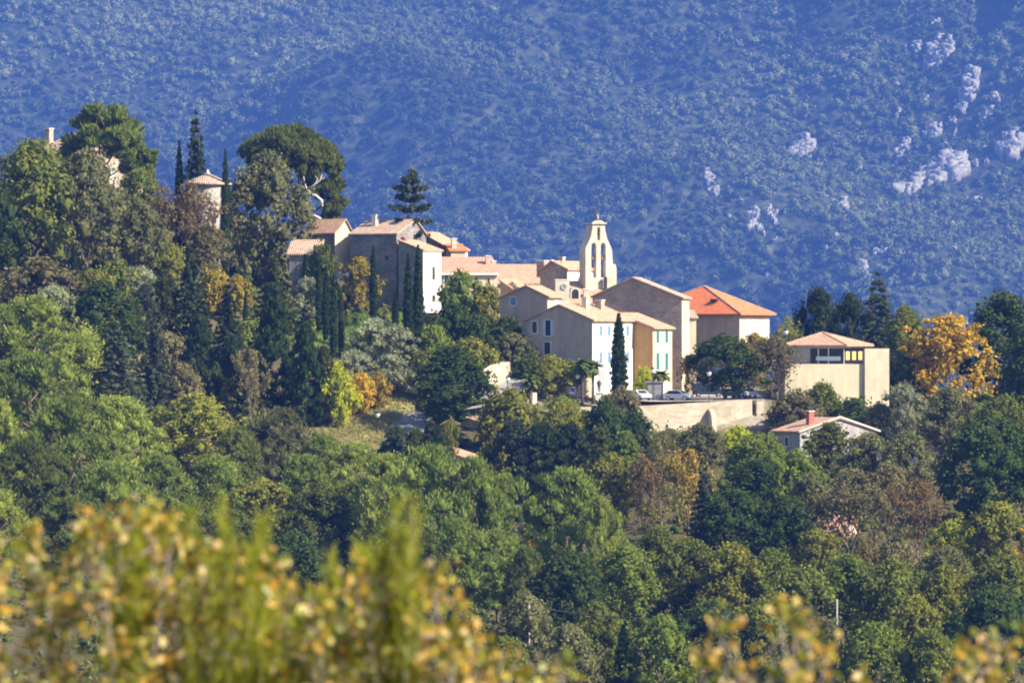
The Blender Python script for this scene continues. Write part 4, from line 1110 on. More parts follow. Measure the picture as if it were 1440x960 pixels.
# ------------------------------------------------------------------ trees and shrubs, one line each
G1 = 'pines of the lower slope'
TREES = [l.split('|') for l in '''
oak|46|204|395|152|oak|big olive green oak at the left edge below the hilltop farmhouse
oak|-40|230|420|150|oakD|dark oak cut by the left edge below the farmhouse
oak|122|218|402|118|oakG|grey green oak hanging below the tall loose pine
loosepine|150|147|300|138|pine|tall loose pine in front of the hilltop farmhouse
fir|275|152|275|56|fir|dark pointed fir standing behind the round tower
cypress|252|196|270|15|cyp|small dark spire beside the fir behind the round tower
cypress|317|208|392|15|cyp|slim cypress touching the right side of the round tower
umbrella|413|171|352|150|pineD|great umbrella pine with a flat domed crown on the skyline|866
oak|378|222|372|128|oakG|grey olive tree filling the space under the umbrella pine|842
cypress|456|281|362|15|cyp|slim cypress beside the bleached dead tree|850
cedar|577|246|375|70|firB|cedar with level dark boughs above the stone house roofs|843
sparse|268|256|392|92|rust|reddish brown thinning tree in front of the round tower
sparse|226|262|378|66|rust|dark rusty thinning tree left of the round tower
oak|196|240|330|74|oak|olive oak on the shoulder under the loose pine
oak|196|288|400|80|oakG|olive oak below the rusty trees on the upper hill
olive|332|318|392|44|oakG|grey shrubby tree at the foot of the round tower
leafy|292|316|398|66|brown|brown thin tree hiding the foot of the round tower
shrub|452|352|440|62|pineD|round clipped dark evergreen beneath the lean-to roof
leafy|506|363|442|54|goldD|golden yellow tree before the dark stone wall
cypress|429|356|452|13|cyp|cypress at the left end of the clump before the round evergreen
cypress|448|364|470|12|cyp|cypress in front of the round evergreen, second in the clump
cypress|458|372|482|14|cyp|cypress in the middle of the clump before the round evergreen
cypress|469|384|520|14|cyp|tallest cypress of the clump, reaching down towards the olives
cypress|480|412|500|12|cypO|short cypress at the right end of the clump by the lawn
cypress|525|344|462|14|cyp|single slim cypress against the dark stone wall
cypress|556|410|478|12|cyp|short slim cypress between the dark wall and the tall pair
cypress|574|354|520|18|cyp|left of the two tall cypresses before the white house
cypress|588|343|508|19|cyp|right and taller of the two cypresses before the white house
fir|268|345|500|62|fir|dark layered fir below the round tower
fir|321|390|525|50|fir|smaller dark fir right of the one below the tower
shrub|302|386|445|56|goldD|yellow shrub between the two dark firs
shrub|334|392|440|40|goldD|yellow shrub right of the smaller dark fir
fir|384|352|480|62|cypO|gold tinged conifer with a blunt top left of the cypress clump
conifer|384|396|574|58|cyp|broad old conifer below the gold tinged one
conifer|430|452|600|50|cyp|broad dark conifer at the foot of the cypress clump
conifer|406|505|580|46|cyp|low dark conifer between two broader ones
conifer|455|484|600|34|cypO|olive conifer right of the broad dark one
cypress|345|408|492|9|cyp|very thin cypress beside the yellow shrubs
cypress|104|342|412|12|cyp|thin lone cypress under the grey oak at left
shrub|60|372|440|110|brown|brownish scrub below the big oak at left
shrub|135|385|450|70|oakY|yellowish shrub right of the lone thin cypress
shrub|165|375|450|70|oak|olive shrub on the slope left of the dark firs
shrub|235|345|400|60|oakY|yellow green shrub under the rusty trees
olive|192|380|450|90|olive|silvery shrubby tree below the rusty trees
olive|75|405|470|60|olive|silvery olive at the top of the light pines
shrub|362|335|400|56|oakG|dull shrub on the bare shoulder beside the umbrella pine trunk
olive|432|395|462|60|olive|pale olive behind the cypress clump
shrub|350|455|510|60|green|green shrub beside the very thin cypress
conifer|232|378|492|42|cypO|dull column conifer left of the dark fir
conifer|205|398|500|42|firB|grey green column conifer beside the dull one
oak|145|400|520|115|oakD|dark evergreen oak above the left pines
fir|165|452|610|100|firB|grey green lacy conifer between pines and dark firs
fir|218|445|580|64|firB|pale grey conifer right of the lacy one
conifer|282|440|580|55|fir|dark shaded conifer below the layered fir
conifer|326|470|590|48|fir|dark shaded conifer below the smaller fir
shrub|236|475|545|70|brown|brown scrub patch beside the shaded conifers
shrub|303|508|580|48|green|bright green bush among the dark conifers
sparse|352|490|600|66|brown|bare brownish thicket left of the broad old conifer
shrub|260|520|585|50|brown|tawny shrub at the foot of the shaded conifers
olive|500|496|556|66|olive|silver grey olive above the lime bush
olive|548|502|558|66|olive|silver grey olive above the orange shrubs
olive|590|514|560|50|olive|silver grey olive beside the large dark tree
olive|530|452|515|70|olive|grey olive under the single slim cypress
shrub|612|462|520|60|green|bright green shrub on the slope under the white house
olive|560|462|520|60|olive|dull grey green shrub between the tall cypress pair and the olives
shrub|473|518|602|52|lime|bright lime yellow bush at the left of the grass bank
shrub|508|530|585|46|gold|orange yellow bush beside the lime one
shrub|533|530|575|34|amber|small orange bush beneath the silver olives
oak|634|490|608|130|oakD|large dark round tree over the road bend
shrub|600|500|562|56|oakY|yellow green scrub behind the large dark round tree
shrub|716|555|640|95|oakY|wide yellow green bush left of the palms
shrub|668|560|625|60|green|green bush between the large dark tree and the yellow one|792
shrub|636|432|505|66|oakD|dark hedge bush under the white house
shrub|674|448|512|66|oakD|dark hedge bush in the middle below the cream walled house
shrub|714|452|512|62|oakD|dark hedge bush touching the mauve gable
shrub|648|388|462|66|green|bright green bush beside the white house
shrub|688|408|470|60|oakY|pale green bush before the cream walled house
conifer|655|371|440|26|cyp|small dark evergreen at the roof edge of the red roofed house
shrub|745|500|540|46|oakD|shaded bush at the foot of the mauve gable
shrub|720|474|530|70|oakG|dull bush on the bank above the ramp wall
shrub|660|480|540|80|oakY|grassy yellow scrub under the dark hedge
palm|819|499|568|50|palm|taller left palm of the pair before the bright facade
palm|834|502|570|48|palm|right palm of the pair beside the memorial
palm|746|522|580|48|palm|short palm beside the pale gate pier
palm|930|518|560|52|palm|palm in front of the ochre house beside the shed
cypress|870|439|575|27|cyp|tall pointed cypress standing alone before the bright facades
shrub|775|506|560|66|oakY|yellowish shrub at the foot of the mauve gable beside the short palm
shrub|800|512|556|46|oak|olive shrub behind the two tall palms
shrub|790|560|590|46|green|green shrub under the courtyard wall
shrub|873|552|625|66|brown|purplish brown bush at the foot of the pointed cypress
shrub|850|568|640|62|oakD|dark bush below the memorial
shrub|890|584|640|52|oakD|dark bush at the left end of the retaining wall
shrub|905|520|560|30|lime|yellow green shrub against the ochre wall
leafy|967|500|562|26|gold|yellow creeper like small tree beside the stone house corner
oak|1018|474|562|104|oakD|spreading dark green tree over the parked cars
shrub|962|470|540|30|oak|olive shrub behind the stone house corner
leafy|1060|470|545|60|amber|rust tinged tree between the dark tree and the brown one
sparse|1093|474|582|96|brown|brown thinning tree beside the end of the retaining wall|801
sparse|1108|446|545|50|oakY|yellowish tree behind the dark capped lamp
shrub|1120|556|612|76|brown|dark brown bush beneath the brown thinning tree
shrub|1157|543|600|60|oak|olive bush at the foot of the yellow wall
shrub|1200|566|620|66|oakD|grey dark bush under the dappled side wall
shrub|1235|572|630|54|oakG|grey bush right of the dappled side wall
olive|1272|545|630|66|olive|fluffy grey green bush right of the yellow building
leafy|1335|446|612|132|gold|big golden yellow tree at the right|806
oak|1412|416|610|136|oakD|large dark green tree behind the golden one|826
oak|1475|440|620|130|oakD|dark tree cut by the right edge
fir|1235|380|560|88|firB|tall blue dark fir rising behind the modern building
oak|1152|410|545|76|fir|dark tree mass left of the tall fir behind the modern roof
oak|1196|418|545|70|fir|dark tree beside the tall fir behind the modern roof
oak|1272|436|590|84|oak|dull yellow green tree between the tall fir and the golden tree|820
oak|1285|480|610|74|oakD|shaded tree behind the fluffy grey bush|815
oak|1335|548|650|90|oakG|grey olive tree under the golden one
oak|1410|560|680|110|oak|olive tree below the large dark tree at right
conifer|610|597|690|56|fir|dark conifer under the road bend
conifer|556|598|690|58|firB|dull conifer under the road bend at its left
conifer|584|602|690|46|pineD|middle dark conifer under the road bend
leafy|632|592|660|30|oakY|yellowish young tree under the road bend
conifer|640|606|690|40|green|green conifer before the tiled boundary wall|771
conifer|692|612|700|44|pineD|dark green conifer at the end of the tiled wall|772
conifer|722|588|706|66|firB|first dark conifer of the thick row below the palms
conifer|762|592|708|68|fir|dark conifer in the thick row below the garden wall
conifer|802|594|705|68|fir|dark conifer in the thick row below the memorial
conifer|842|600|700|62|pineD|greenish conifer in the thick row below the dark bushes
conifer|880|604|695|52|pine|sunlit conifer ending the thick row at its right
oak|790|568|640|70|oakY|yellowish tree below the pale garden wall
oak|985|598|672|80|oakG|grey green round bush beneath the retaining wall
sparse|930|614|750|96|brown|tall bare brownish tree with amber leaves below the retaining wall
sparse|968|630|770|84|amber|amber leaved thin tree right of the bare brownish one
sparse|905|640|760|60|rust|rust coloured thin tree left of the bare brownish one
leafy|862|640|750|86|oakY|yellow brown oak right of the tall centre pines
fir|992|655|800|70|firB|blue grey fir among the thin amber trees
sparse|940|602|650|56|oakG|thin grey scrub against the retaining wall
shrub|1038|602|640|44|lime|bright green bush at the foot of the retaining wall end
oak|1066|612|700|92|green|green tree below the end of the retaining wall
oak|1065|650|745|100|oakD|dark tree in front of the green one below the wall end
oak|1120|636|745|80|green|green tree before the grey house flank
leafy|1168|596|690|92|oak|thin olive tree before the grey house gable
oak|1222|612|705|86|oakG|grey olive tree at the right end of the grey house
oak|1275|610|710|92|oakG|broad grey tree before the long low house
oak|1390|590|745|140|oakD|large dark oak right of the long low house
oak|1460|600|740|100|oakD|dark oak cut by the right edge beside the large dark one
sparse|1195|660|800|130|brown|wide thinning brown tree below the grey house
leafy|1140|668|770|66|oakG|grey thin tree left of the wide brown one
sparse|1290|672|790|96|rust|red brown thinning tree below the long low house
sparse|1250|650|775|90|brown|tawny thinning tree between the brown and red ones
leafy|1338|733|825|70|lime|bright lime tree low on the right slope
oak|1330|770|850|90|oakG|grey green bush beneath the bright lime tree
leafy|1405|708|840|116|oakY|cream and yellow mottled oak near the right edge
leafy|1455|740|850|60|gold|yellow oak cut by the right edge low down
oak|1415|785|930|120|oak|olive oak low at the right edge
oak|1395|828|985|150|oakD|deep shaded oak low at the right edge
oak|1030|690|800|110|oakD|dark oak right of the blue grey fir
oak|1105|700|800|90|oakD|shadowed oak left of the small red roof
leafy|1150|745|830|76|oakY|pale leaved tree before the small red roof
shrub|1218|772|830|40|rust|small red bush below the wide brown tree
shrub|1265|770|830|60|brown|tawny bush below the red brown tree
pine|605|628|850|150|pine|broad tall pine in the middle of the slope
pine|668|645|850|110|pine|tall pine right of the broad middle one
pine|545|640|810|110|pineL|light green pine left of the broad middle one
pine|710|668|850|100|pine|bushy pine leaning out above the amber leaves
pine|800|660|845|130|pine|tall sunlit pine left of the yellow brown oak
pine|845|700|860|70|pineL|lighter pine shoulder right of the tall sunlit one
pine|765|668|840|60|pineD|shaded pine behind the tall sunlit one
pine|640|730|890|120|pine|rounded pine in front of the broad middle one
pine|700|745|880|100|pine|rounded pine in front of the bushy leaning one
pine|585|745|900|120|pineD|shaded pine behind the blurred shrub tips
leafy|742|760|850|40|gold|small amber tree peeping beside the rounded pine
pine|500|624|740|100|pineL|light pine under the grass bank
pine|455|612|730|90|pine|pine under the broad dark conifers
oak|500|680|790|90|pineD|dark tree under the light pine
oak|275|558|680|128|oakY|yellow green oak above the left pines
oak|225|575|670|60|pineL|light green tree left of the yellow green oak
pine|395|575|715|120|oakG|grey green pine below the bare thicket
pine|335|600|730|90|oak|olive tree right of the yellow green oak
pine|430|640|770|110|pine|pine above the dark hollow at centre left
leafy|370|676|775|100|oakY|yellow leaved branches low on the left slope
oak|450|690|800|110|pineD|dark tree filling the hollow at centre left
fir|462|735|830|44|pine|small pointed conifer behind the blurred shrub
pine|50|418|560|150|pineL|light feathery pine at the top of the left stand
pine|0|430|560|110|pine|pine at the left edge under the brown scrub
pine|110|470|600|130|pineL|light pine in the middle of the left stand
pine|40|500|690|160|pine|wide pine in the left stand
pine|165|558|700|120|pineL|sunny pine at the right of the left stand
pine|95|560|740|140|pine|full pine low in the left stand
pine|-10|560|740|110|pineL|light pine cut by the left edge
pine|40|620|800|150|pineD|shaded pine low at the left edge
pine|225|640|790|120|pine|round pine below the yellow green oak
pine|160|650|800|110|pine|pine between the full one and the round one
pine|300|640|770|110|pine|pine under the yellow green oak at its right
pine|100|700|830|130|pineD|dark pine behind the blurred shrub at left
pine|230|720|830|90|pineD|dark pine behind the highest shrub tips
conifer|245|700|800|36|pineL|slender pale conifer behind the shrub tips
oak|330|720|840|110|pineD|dark tree behind the green shrub tufts
pine|0|690|840|110|pineL|light pine low in the left corner
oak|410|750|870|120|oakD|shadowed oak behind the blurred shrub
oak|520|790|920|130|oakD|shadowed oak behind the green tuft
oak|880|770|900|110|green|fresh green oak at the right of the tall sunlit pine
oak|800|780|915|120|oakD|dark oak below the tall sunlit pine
oak|925|745|850|80|oak|olive tree below the amber thin trees
oak|970|760|880|110|oak|olive oak left of the small dark juniper
conifer|973|815|890|26|cyp|small dark juniper in a clearing of olive oaks
oak|1030|768|890|100|oakY|sunlit oak right of the small dark juniper
oak|1085|775|885|90|green|green oak under the shadowed oak
oak|1130|800|930|110|oak|olive oak left of the right hand pole
oak|1195|785|920|110|green|fresh green oak behind the right hand pole
oak|1255|790|930|120|oak|broad olive oak right of the right hand pole
leafy|1290|840|960|90|oakY|yellow patched oak low on the right
oak|1330|800|930|90|oakY|mottled oak left of the deep shaded one
oak|740|840|990|100|oakG|pale grey oak around the left hand pole
oak|800|880|1010|90|oakG|silvery oak at the bottom beside the lone low cypress
cypress|877|876|1010|30|cyp|lone low cypress at the bottom of the photo
oak|840|850|980|90|oak|olive oak beneath the overhead wire
oak|930|870|1010|110|green|green oak right of the lone low cypress
oak|1000|850|990|130|oakD|dark spreading oak beneath the wire
oak|1070|850|1000|120|oak|olive oak behind the right foreground sprays
oak|1150|870|1020|120|oakG|grey olive oak behind the right foreground sprays
oak|1230|880|1030|120|green|green oak at the bottom right of the sprays
oak|1310|890|1040|120|oak|olive oak at the bottom below the mottled one
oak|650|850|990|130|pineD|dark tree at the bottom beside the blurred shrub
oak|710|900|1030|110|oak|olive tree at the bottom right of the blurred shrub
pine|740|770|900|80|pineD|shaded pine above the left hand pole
shrub|610|612|680|56|oak|olive shrub between the low house verge and the road|770
shrub|700|618|690|50|oakY|yellowish shrub before the tiled wall end
shrub|735|610|680|50|oak|olive shrub under the yellow green bush
olive|760|572|610|34|olive|grey shrub below the gate pier
shrub|860|640|690|50|pineD|low dark bush under the sunlit conifer
shrub|960|612|650|46|oakY|straw coloured shrub at the middle of the retaining wall
'''.strip().split('\n')]
for k, px, top, base, w, c, lab, *dd in TREES:
    gr = None
    if k == 'pine': gr = 'pines of the wooded slope'
    elif k == 'cypress': gr = 'slim cypresses below the village'
    elif k == 'palm': gr = 'palms of the village square'
    elif k == 'oak': gr = 'broadleaf trees of the wooded slope'
    elif k == 'olive': gr = 'olive trees and grey shrubs'
    elif k == 'shrub': gr = 'shrubs and bushes of the hillside'
    elif k in ('sparse', 'leafy'): gr = 'autumn coloured trees'
    if c == 'gold': gr = 'autumn coloured trees'
    elif k in ('fir', 'conifer', 'cedar'): gr = 'dark conifers of the hill'
    rz = 0.0 if k in ('umbrella', 'loosepine') else None
    plant(k, float(px), float(top), float(base), float(w), c, lab, gr, float(dd[0]) if dd else None, rz)

# bleached dead tree with twisting limbs
def dead_tree():
    d = 852; x = (455 - 720) * d / FPX; zb = H(x, d); s = d / FPX
    bm = bmesh.new()
    def P(px, py, dy=0): return ((px - 455) * s, dy, zpx(py, d) - zb)
    add_tube(bm, [(0, 0, -.5), P(456, 330), P(455, 295), P(452, 282, .3), P(444, 275, .3), P(432, 272)], [.32, .28, .25, .23, .19, .13], 7)
    add_tube(bm, [P(440, 274, .2), P(431, 266), P(428, 256), P(427, 248)], [.16, .14, .1, .05], 6)
    add_tube(bm, [P(431, 266), P(441, 261, -.3), P(450, 254, -.4), P(453, 246, -.3)], [.14, .12, .09, .04], 6)
    add_tube(bm, [P(441, 261, -.3), P(447, 252, -.2), P(443, 247)], [.09, .07, .03], 6)
    add_tube(bm, [P(450, 254, -.4), P(456, 250, -.4)], [.07, .03], 6)
    add_tube(bm, [P(455, 310), P(440, 302, -.5), P(428, 296, -.6), P(424, 290, -.6)], [.2, .16, .1, .04], 6)
    o = link('dead_tree', bm_mesh('dead_tree', bm, True), None, M_DEADW); o.location = (x, d, zb)
    tag(o, 'bleached dead tree with twisting bare limbs under the umbrella pine', 'tree')
dead_tree()
# ------------------------------------------------------------------ ground sheet
def build_ground():
    xs = np.concatenate([[-2900, -1500, -800, -450, -280, -180, -130], np.arange(-105, 106, 2.0), [130, 180, 280, 450, 800, 1500, 2900]])
    ys = np.concatenate([[-60, -20, 0, 6, 12, 18, 25, 32, 40, 60, 90, 120, 150, 200, 250, 300, 350, 400, 440, 480, 510, 540], np.arange(550, 780, 4.0), np.arange(780, 850, 1.5), np.arange(850, 1000, 5.0), [1030, 1070, 1120, 1200, 1350, 1600, 2000, 2600, 3300, 4500, 5800, 7000]])
    X, Y = np.meshgrid(xs, ys)
    Z = Hs(X.ravel(), Y.ravel()).reshape(X.shape)
    rng = np.random.default_rng(5)
    calm = ((np.abs(X - 26) < 14) & (Y > 785) & (Y < 820))
    Z = Z + np.where((Y > 500) & (Y < 1000) & ~calm, rng.normal(size=Z.shape) * .12, 0)
    V = np.stack([X, Y, Z], -1).reshape(-1, 3)
    n, m = X.shape
    i = np.arange(n * m).reshape(n, m)
    F = np.stack([i[:-1, :-1], i[:-1, 1:], i[1:, 1:], i[1:, :-1]], -1).reshape(-1, 4)
    me = mesh_np('ground', V, F, smooth=True)
    def patch(x0, x1, y0, y1, s=3.0):
        f = lambda t: 1 / (1 + np.exp(-t * 4 / s))
        return (f(X - x0) * f(x1 - X) * f(Y - y0) * f(y1 - Y)).ravel()
    base = np.tile(np.array([.085, .075, .038]), (n * m, 1))
    def blend(c, w):
        nonlocal base
        base = base * (1 - w[:, None]) + np.array(c) * w[:, None]
    blend((.27, .25, .1), patch(-26, -10, 764, 802))
    blend((.14, .2, .04), patch(-34, -14, 812, 834))
    blend((.15, .16, .05), patch(-14, 0, 800, 825, 4))
    blend((.3, .26, .2), patch(16, 36, 794, 830, 1))
    blend((.24, .2, .14), patch(-8, 16, 786, 800, 2))
    blend((.24, .2, .11), patch(16, 38, 770, 791, 3))
    blend((.2, .17, .08), patch(-70, -44, 775, 812, 5))
    a = me.attributes.new('tint', 'FLOAT_COLOR', 'POINT')
    a.data.foreach_set('color', np.concatenate([base, np.ones((n * m, 1))], 1).astype(np.float32).ravel())
    mt, nt, out = new_mat('hillside_soil'); L = nt.links.new
    at_ = N(nt, 'ShaderNodeAttribute'); at_.attribute_name = 'tint'
    tc = N(nt, 'ShaderNodeTexCoord'); no = N(nt, 'ShaderNodeTexNoise'); no.inputs['Scale'].default_value = .8; no.inputs['Detail'].default_value = 10; no.inputs['Roughness'].default_value = .7
    L(tc.outputs['Object'], no.inputs['Vector'])
    mr = N(nt, 'ShaderNodeMapRange'); mr.inputs['From Min'].default_value = .3; mr.inputs['From Max'].default_value = .7; mr.inputs['To Min'].default_value = .55; mr.inputs['To Max'].default_value = 1.35
    L(no.outputs[0], mr.inputs[0])
    mu = N(nt, 'ShaderNodeMixRGB', blend_type='MULTIPLY'); mu.inputs[0].default_value = 1
    L(at_.outputs['Color'], mu.inputs[1]); L(mr.outputs[0], mu.inputs[2])
    d = N(nt, 'ShaderNodeBsdfDiffuse'); L(mu.outputs[0], d.inputs[0]); L(d.outputs[0], out.inputs[0])
    o = link('ground', me, None, mt); tag(o, kind='structure')
build_ground()

def ribbon(name, pts, width, mat, lift=.06):
    """road surface following the terrain; pts are (px, depth)"""
    P = np.array([((px - 720) * d / FPX, d) for px, d in pts])
    t = np.linspace(0, 1, len(P)); tt = np.linspace(0, 1, 60)
    cx = np.interp(tt, t, P[:, 0]); cy = np.interp(tt, t, P[:, 1])
    for _ in range(6):
        cx[1:-1] = (cx[:-2] + cx[1:-1] * 2 + cx[2:]) / 4; cy[1:-1] = (cy[:-2] + cy[1:-1] * 2 + cy[2:]) / 4
    dx, dy = np.gradient(cx), np.gradient(cy); ln = np.hypot(dx, dy); nx, ny = -dy / ln, dx / ln
    rows = []
    for k in np.linspace(-.5, .5, 5):
        x = cx + nx * width * k; y = cy + ny * width * k
        rows.append(np.stack([x, y, Hs(x, y) + lift], -1))
    V = np.stack(rows, 1).reshape(-1, 3)
    zmax = V[:, 2].reshape(-1, 5).max(1); V[:, 2] = np.repeat(zmax, 5)
    i = np.arange(len(V)).reshape(-1, 5)
    F = np.stack([i[:-1, :-1], i[:-1, 1:], i[1:, 1:], i[1:, :-1]], -1).reshape(-1, 4)
    o = link(name, mesh_np(name, V, F), None, mat); tag(o, kind='structure'); return o
ribbon('road', [(562, 752), (566, 768), (572, 779), (584, 785), (606, 787), (640, 787.5), (680, 791), (712, 797), (735, 806), (728, 816)], 5.0, M_ASPH, .15)
# gravel of the car park
xs = np.linspace(15.5, 35.5, 12); ys = np.linspace(795, 822, 14)
X, Y = np.meshgrid(xs, ys); Y = np.maximum(Y, 790.0 + (X - 15.6) * .388 + (Y - 795) * .02)   # stay behind the wall head
V = np.stack([X.ravel(), Y.ravel(), Hs(X.ravel(), Y.ravel()) + .05], -1)
V[:, 2] = np.where(Y.ravel() < 799, np.maximum(V[:, 2], Hs(X.ravel(), 799 + 0 * Y.ravel()) + .0), V[:, 2])
i = np.arange(len(V)).reshape(X.shape); F = np.stack([i[:-1, :-1], i[:-1, 1:], i[1:, 1:], i[1:, :-1]], -1).reshape(-1, 4)
tag(link('car_park', mesh_np('car_park', V, F), None, M_GRAVEL), kind='structure')

# ------------------------------------------------------------------ ground cover
def cover(name, n, xr, yr, size, elong, up, keys, seed, per=14, rad=(.5, 1.1), avoid=True, core=.6):
    rng = np.random.default_rng(seed)
    x = rng.uniform(*xr, n); y = rng.uniform(*yr, n)
    if avoid:
        ok = ~((x > -16) & (x < 37) & (y > 797) & (y < 870)) & ~((x > 14) & (x < 36) & (y > 788)) & ~((x > -26) & (x < -3) & (y > 755) & (y < 806))
        x, y = x[ok], y[ok]
    r = rng.uniform(*rad, len(x))
    cl = np.stack([x, y, Hs(x, y) + r * .35, r], -1)
    V, F, W = leafcloud(rng, cl, per, size, elong, up=up, shell=(.6, 1.3), core=core)
    return V, F, W
for nm, n, seed, key, yr, rad in (('undergrowth', 2300, 11, 'oak', (560, 870), (.6, 1.5)), ('undergrowth', 1500, 12, 'oakD', (560, 870), (.6, 1.6)), ('scrub', 700, 13, 'brown', (600, 850), (.4, 1.0))):
    V, F, W = cover(nm, n, (-85, 85), yr, .4, 1.6, 0, None, seed, 16, rad)
    tag(link(nm, mesh_np(nm, V, F, W), None, LM(key)), 'low mixed undergrowth covering the ground between trees' if nm == 'undergrowth' else 'low brown scrub between the trees of the slope', 'undergrowth', kind='stuff')
def grass(name, key, n, xr, yr, size, label, seed):
    rng = np.random.default_rng(seed)
    x = rng.uniform(*xr, n); y = rng.uniform(*yr, n)
    cl = np.stack([x, y, Hs(x, y) + .05, np.full(n, .3)], -1)
    V, F, W = leafcloud(rng, cl, 7, size, 4, up=1.6, shell=(.3, 1.1), core=0)
    tag(link(name, mesh_np(name, V, F, W), None, leaf_mat(name, *key)), label, 'grass', kind='stuff')
grass('dry_grass', ((.19, .18, .05), (.42, .37, .14)), 4200, (-26, -10), (763, 803), .09, 'straw coloured dry grass on the bank above the road', 21)
grass('lawn', ((.1, .16, .03), (.2, .27, .05)), 3200, (-36, -14), (812, 835), .08, 'bright green grass below the dark stone wall', 22)
grass('bank_grass', ((.11, .13, .04), (.24, .22, .08)), 2600, (-14, 1), (798, 822), .08, 'yellow green grass below the dark hedge', 23)
grass('slope_grass', ((.14, .13, .06), (.3, .24, .13)), 2200, (14, 37), (770, 790), .1, 'pale dry grass under the retaining wall', 24)

# ------------------------------------------------------------------ mountain
def vnoise(x, y, seed):
    """smooth value noise"""
    rng = np.random.default_rng(seed); T = rng.uniform(-1, 1, (256, 256))
    xi = np.floor(x).astype(int); yi = np.floor(y).astype(int); fx = x - xi; fy = y - yi
    fx = fx * fx * (3 - 2 * fx); fy = fy * fy * (3 - 2 * fy)
    a = T[yi % 256, xi % 256]; b = T[yi % 256, (xi + 1) % 256]; c = T[(yi + 1) % 256, xi % 256]; e = T[(yi + 1) % 256, (xi + 1) % 256]
    return (a * (1 - fx) + b * fx) * (1 - fy) + (c * (1 - fx) + e * fx) * fy
MS = 1.9      # the mountain stands some 7.5 km away
def HM(x, y):
    x = np.asarray(x, float) / MS; y = np.asarray(y, float) / MS
    s1 = (y - 3520) * .52 - 70 + .5 * np.minimum(x + 70, 0) + .12 * np.clip(x - 40, 0, 400)
    crest = 145 + (x + 262) * .36 + 8 * np.sin(x / 37.) + 400 * np.clip((x + 60) / 250, 0, 1) ** 2
    k = 14.0
    front = -k * np.log(np.exp(-np.clip(s1, -300, 900) / k) + np.exp(-np.clip(crest, -300, 900) / k)) - np.clip(y - 3960 - (crest - 145) * 1.2, 0, 400) * .25
    back = (y - 3790) * .6 - 60 - .06 * x
    z = np.maximum(front, back)
    # shallow spurs running down to the left, and a gully at the upper right
    u = x * .8 + (y - 3800) * .75
    z = z + 15 * np.sin(u / 60.) + 25 * vnoise(x / 130 + 9, y / 130, 3) + 8 * vnoise(x / 48, y / 48, 4) + 3.5 * vnoise(x / 17, y / 17, 6)
    g = np.exp(-((x - 338 - (y - 3990) * .1) / 15.) ** 2) * np.clip((y - 3962) / 40, 0, 1)
    bank = 1 / (1 + np.exp(-(x - 357 - (y - 3990) * .1) / 6.)) * np.clip((y - 3962) / 40, 0, 1)
    z = z - 34 * g + 26 * bank
    return np.clip(z * MS, -74, 1180)
def build_mountain():
    xs = np.concatenate([[-1450, -1100, -800, -620], np.arange(-520, 521, 6.0), [620, 800, 1100, 1450]])
    ys = np.concatenate([np.arange(3480, 4300, 6.0), np.arange(4310, 5000, 60.0)])
    X, Y = np.meshgrid(xs * MS, ys * MS); Z = HM(X, Y)
    V = np.stack([X, Y, Z], -1).reshape(-1, 3); i = np.arange(X.size).reshape(X.shape)
    F = np.stack([i[:-1, :-1], i[:-1, 1:], i[1:, 1:], i[1:, :-1]], -1).reshape(-1, 4)
    m, nt, out = new_mat('mountain_garrigue'); L = nt.links.new
    tc = N(nt, 'ShaderNodeTexCoord')
    n1 = N(nt, 'ShaderNodeTexNoise'); n1.inputs['Scale'].default_value = .085; n1.inputs['Detail'].default_value = 8
    L(tc.outputs['Object'], n1.inputs['Vector'])
    cr = N(nt, 'ShaderNodeValToRGB'); e = cr.color_ramp.elements
    e[0].position = .42; e[0].color = (.025, .038, .014, 1); e[1].position = .72; e[1].color = (.12, .125, .06, 1)
    L(n1.outputs[0], cr.inputs[0])
    d = N(nt, 'ShaderNodeBsdfDiffuse'); L(cr.outputs[0], d.inputs[0]); L(d.outputs[0], out.inputs[0])
    o = link('mountain', mesh_np('mountain', V, F, smooth=True), None, m); tag(o, kind='structure')
build_mountain()
def mountain_scrub():
    rng = np.random.default_rng(77)
    n = 36000
    x = rng.uniform(-470, 470, n) * MS; y = rng.uniform(3490, 4480, n) * MS
    z = HM(x, y)
    py = 480 - z / y * FPX
    dens = .8 + .5 * vnoise(x / 75, y / 75, 31) + .3 * vnoise(x / 200, y / 200, 32)
    ok = (py > -40) & (py < 520) & (rng.uniform(0, 1, n) < dens + .1)
    x, y, z = x[ok], y[ok], z[ok]; n = len(x)
    r = (1.2 + 4.0 * rng.uniform(0, 1, n) ** 2.2) * MS
    a = np.arange(n)
    V, F, var = leafcloud(rng, np.stack([x, y, z + r * .35, r], -1), 46, 2.6, 1.5, shell=(.75, 1.2), core=.86, jit=.9)
    # species by patches: dark holm oak, greyer thyme and box
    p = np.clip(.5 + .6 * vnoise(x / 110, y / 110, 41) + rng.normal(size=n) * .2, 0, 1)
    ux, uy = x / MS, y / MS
    nb = uy - (3945 + (ux + 262) * .58)          # shade under the left hand spur's crest, painted as a darker scrub band
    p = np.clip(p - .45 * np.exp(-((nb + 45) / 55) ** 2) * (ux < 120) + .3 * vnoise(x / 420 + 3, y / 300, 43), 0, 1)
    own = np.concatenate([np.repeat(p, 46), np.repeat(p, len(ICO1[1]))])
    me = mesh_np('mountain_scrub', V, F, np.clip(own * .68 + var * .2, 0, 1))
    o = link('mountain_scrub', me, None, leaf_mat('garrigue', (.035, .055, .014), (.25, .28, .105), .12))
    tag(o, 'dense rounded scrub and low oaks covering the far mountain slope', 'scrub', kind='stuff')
mountain_scrub()
MD = np.arange(3600, 4500, 2.0) * MS
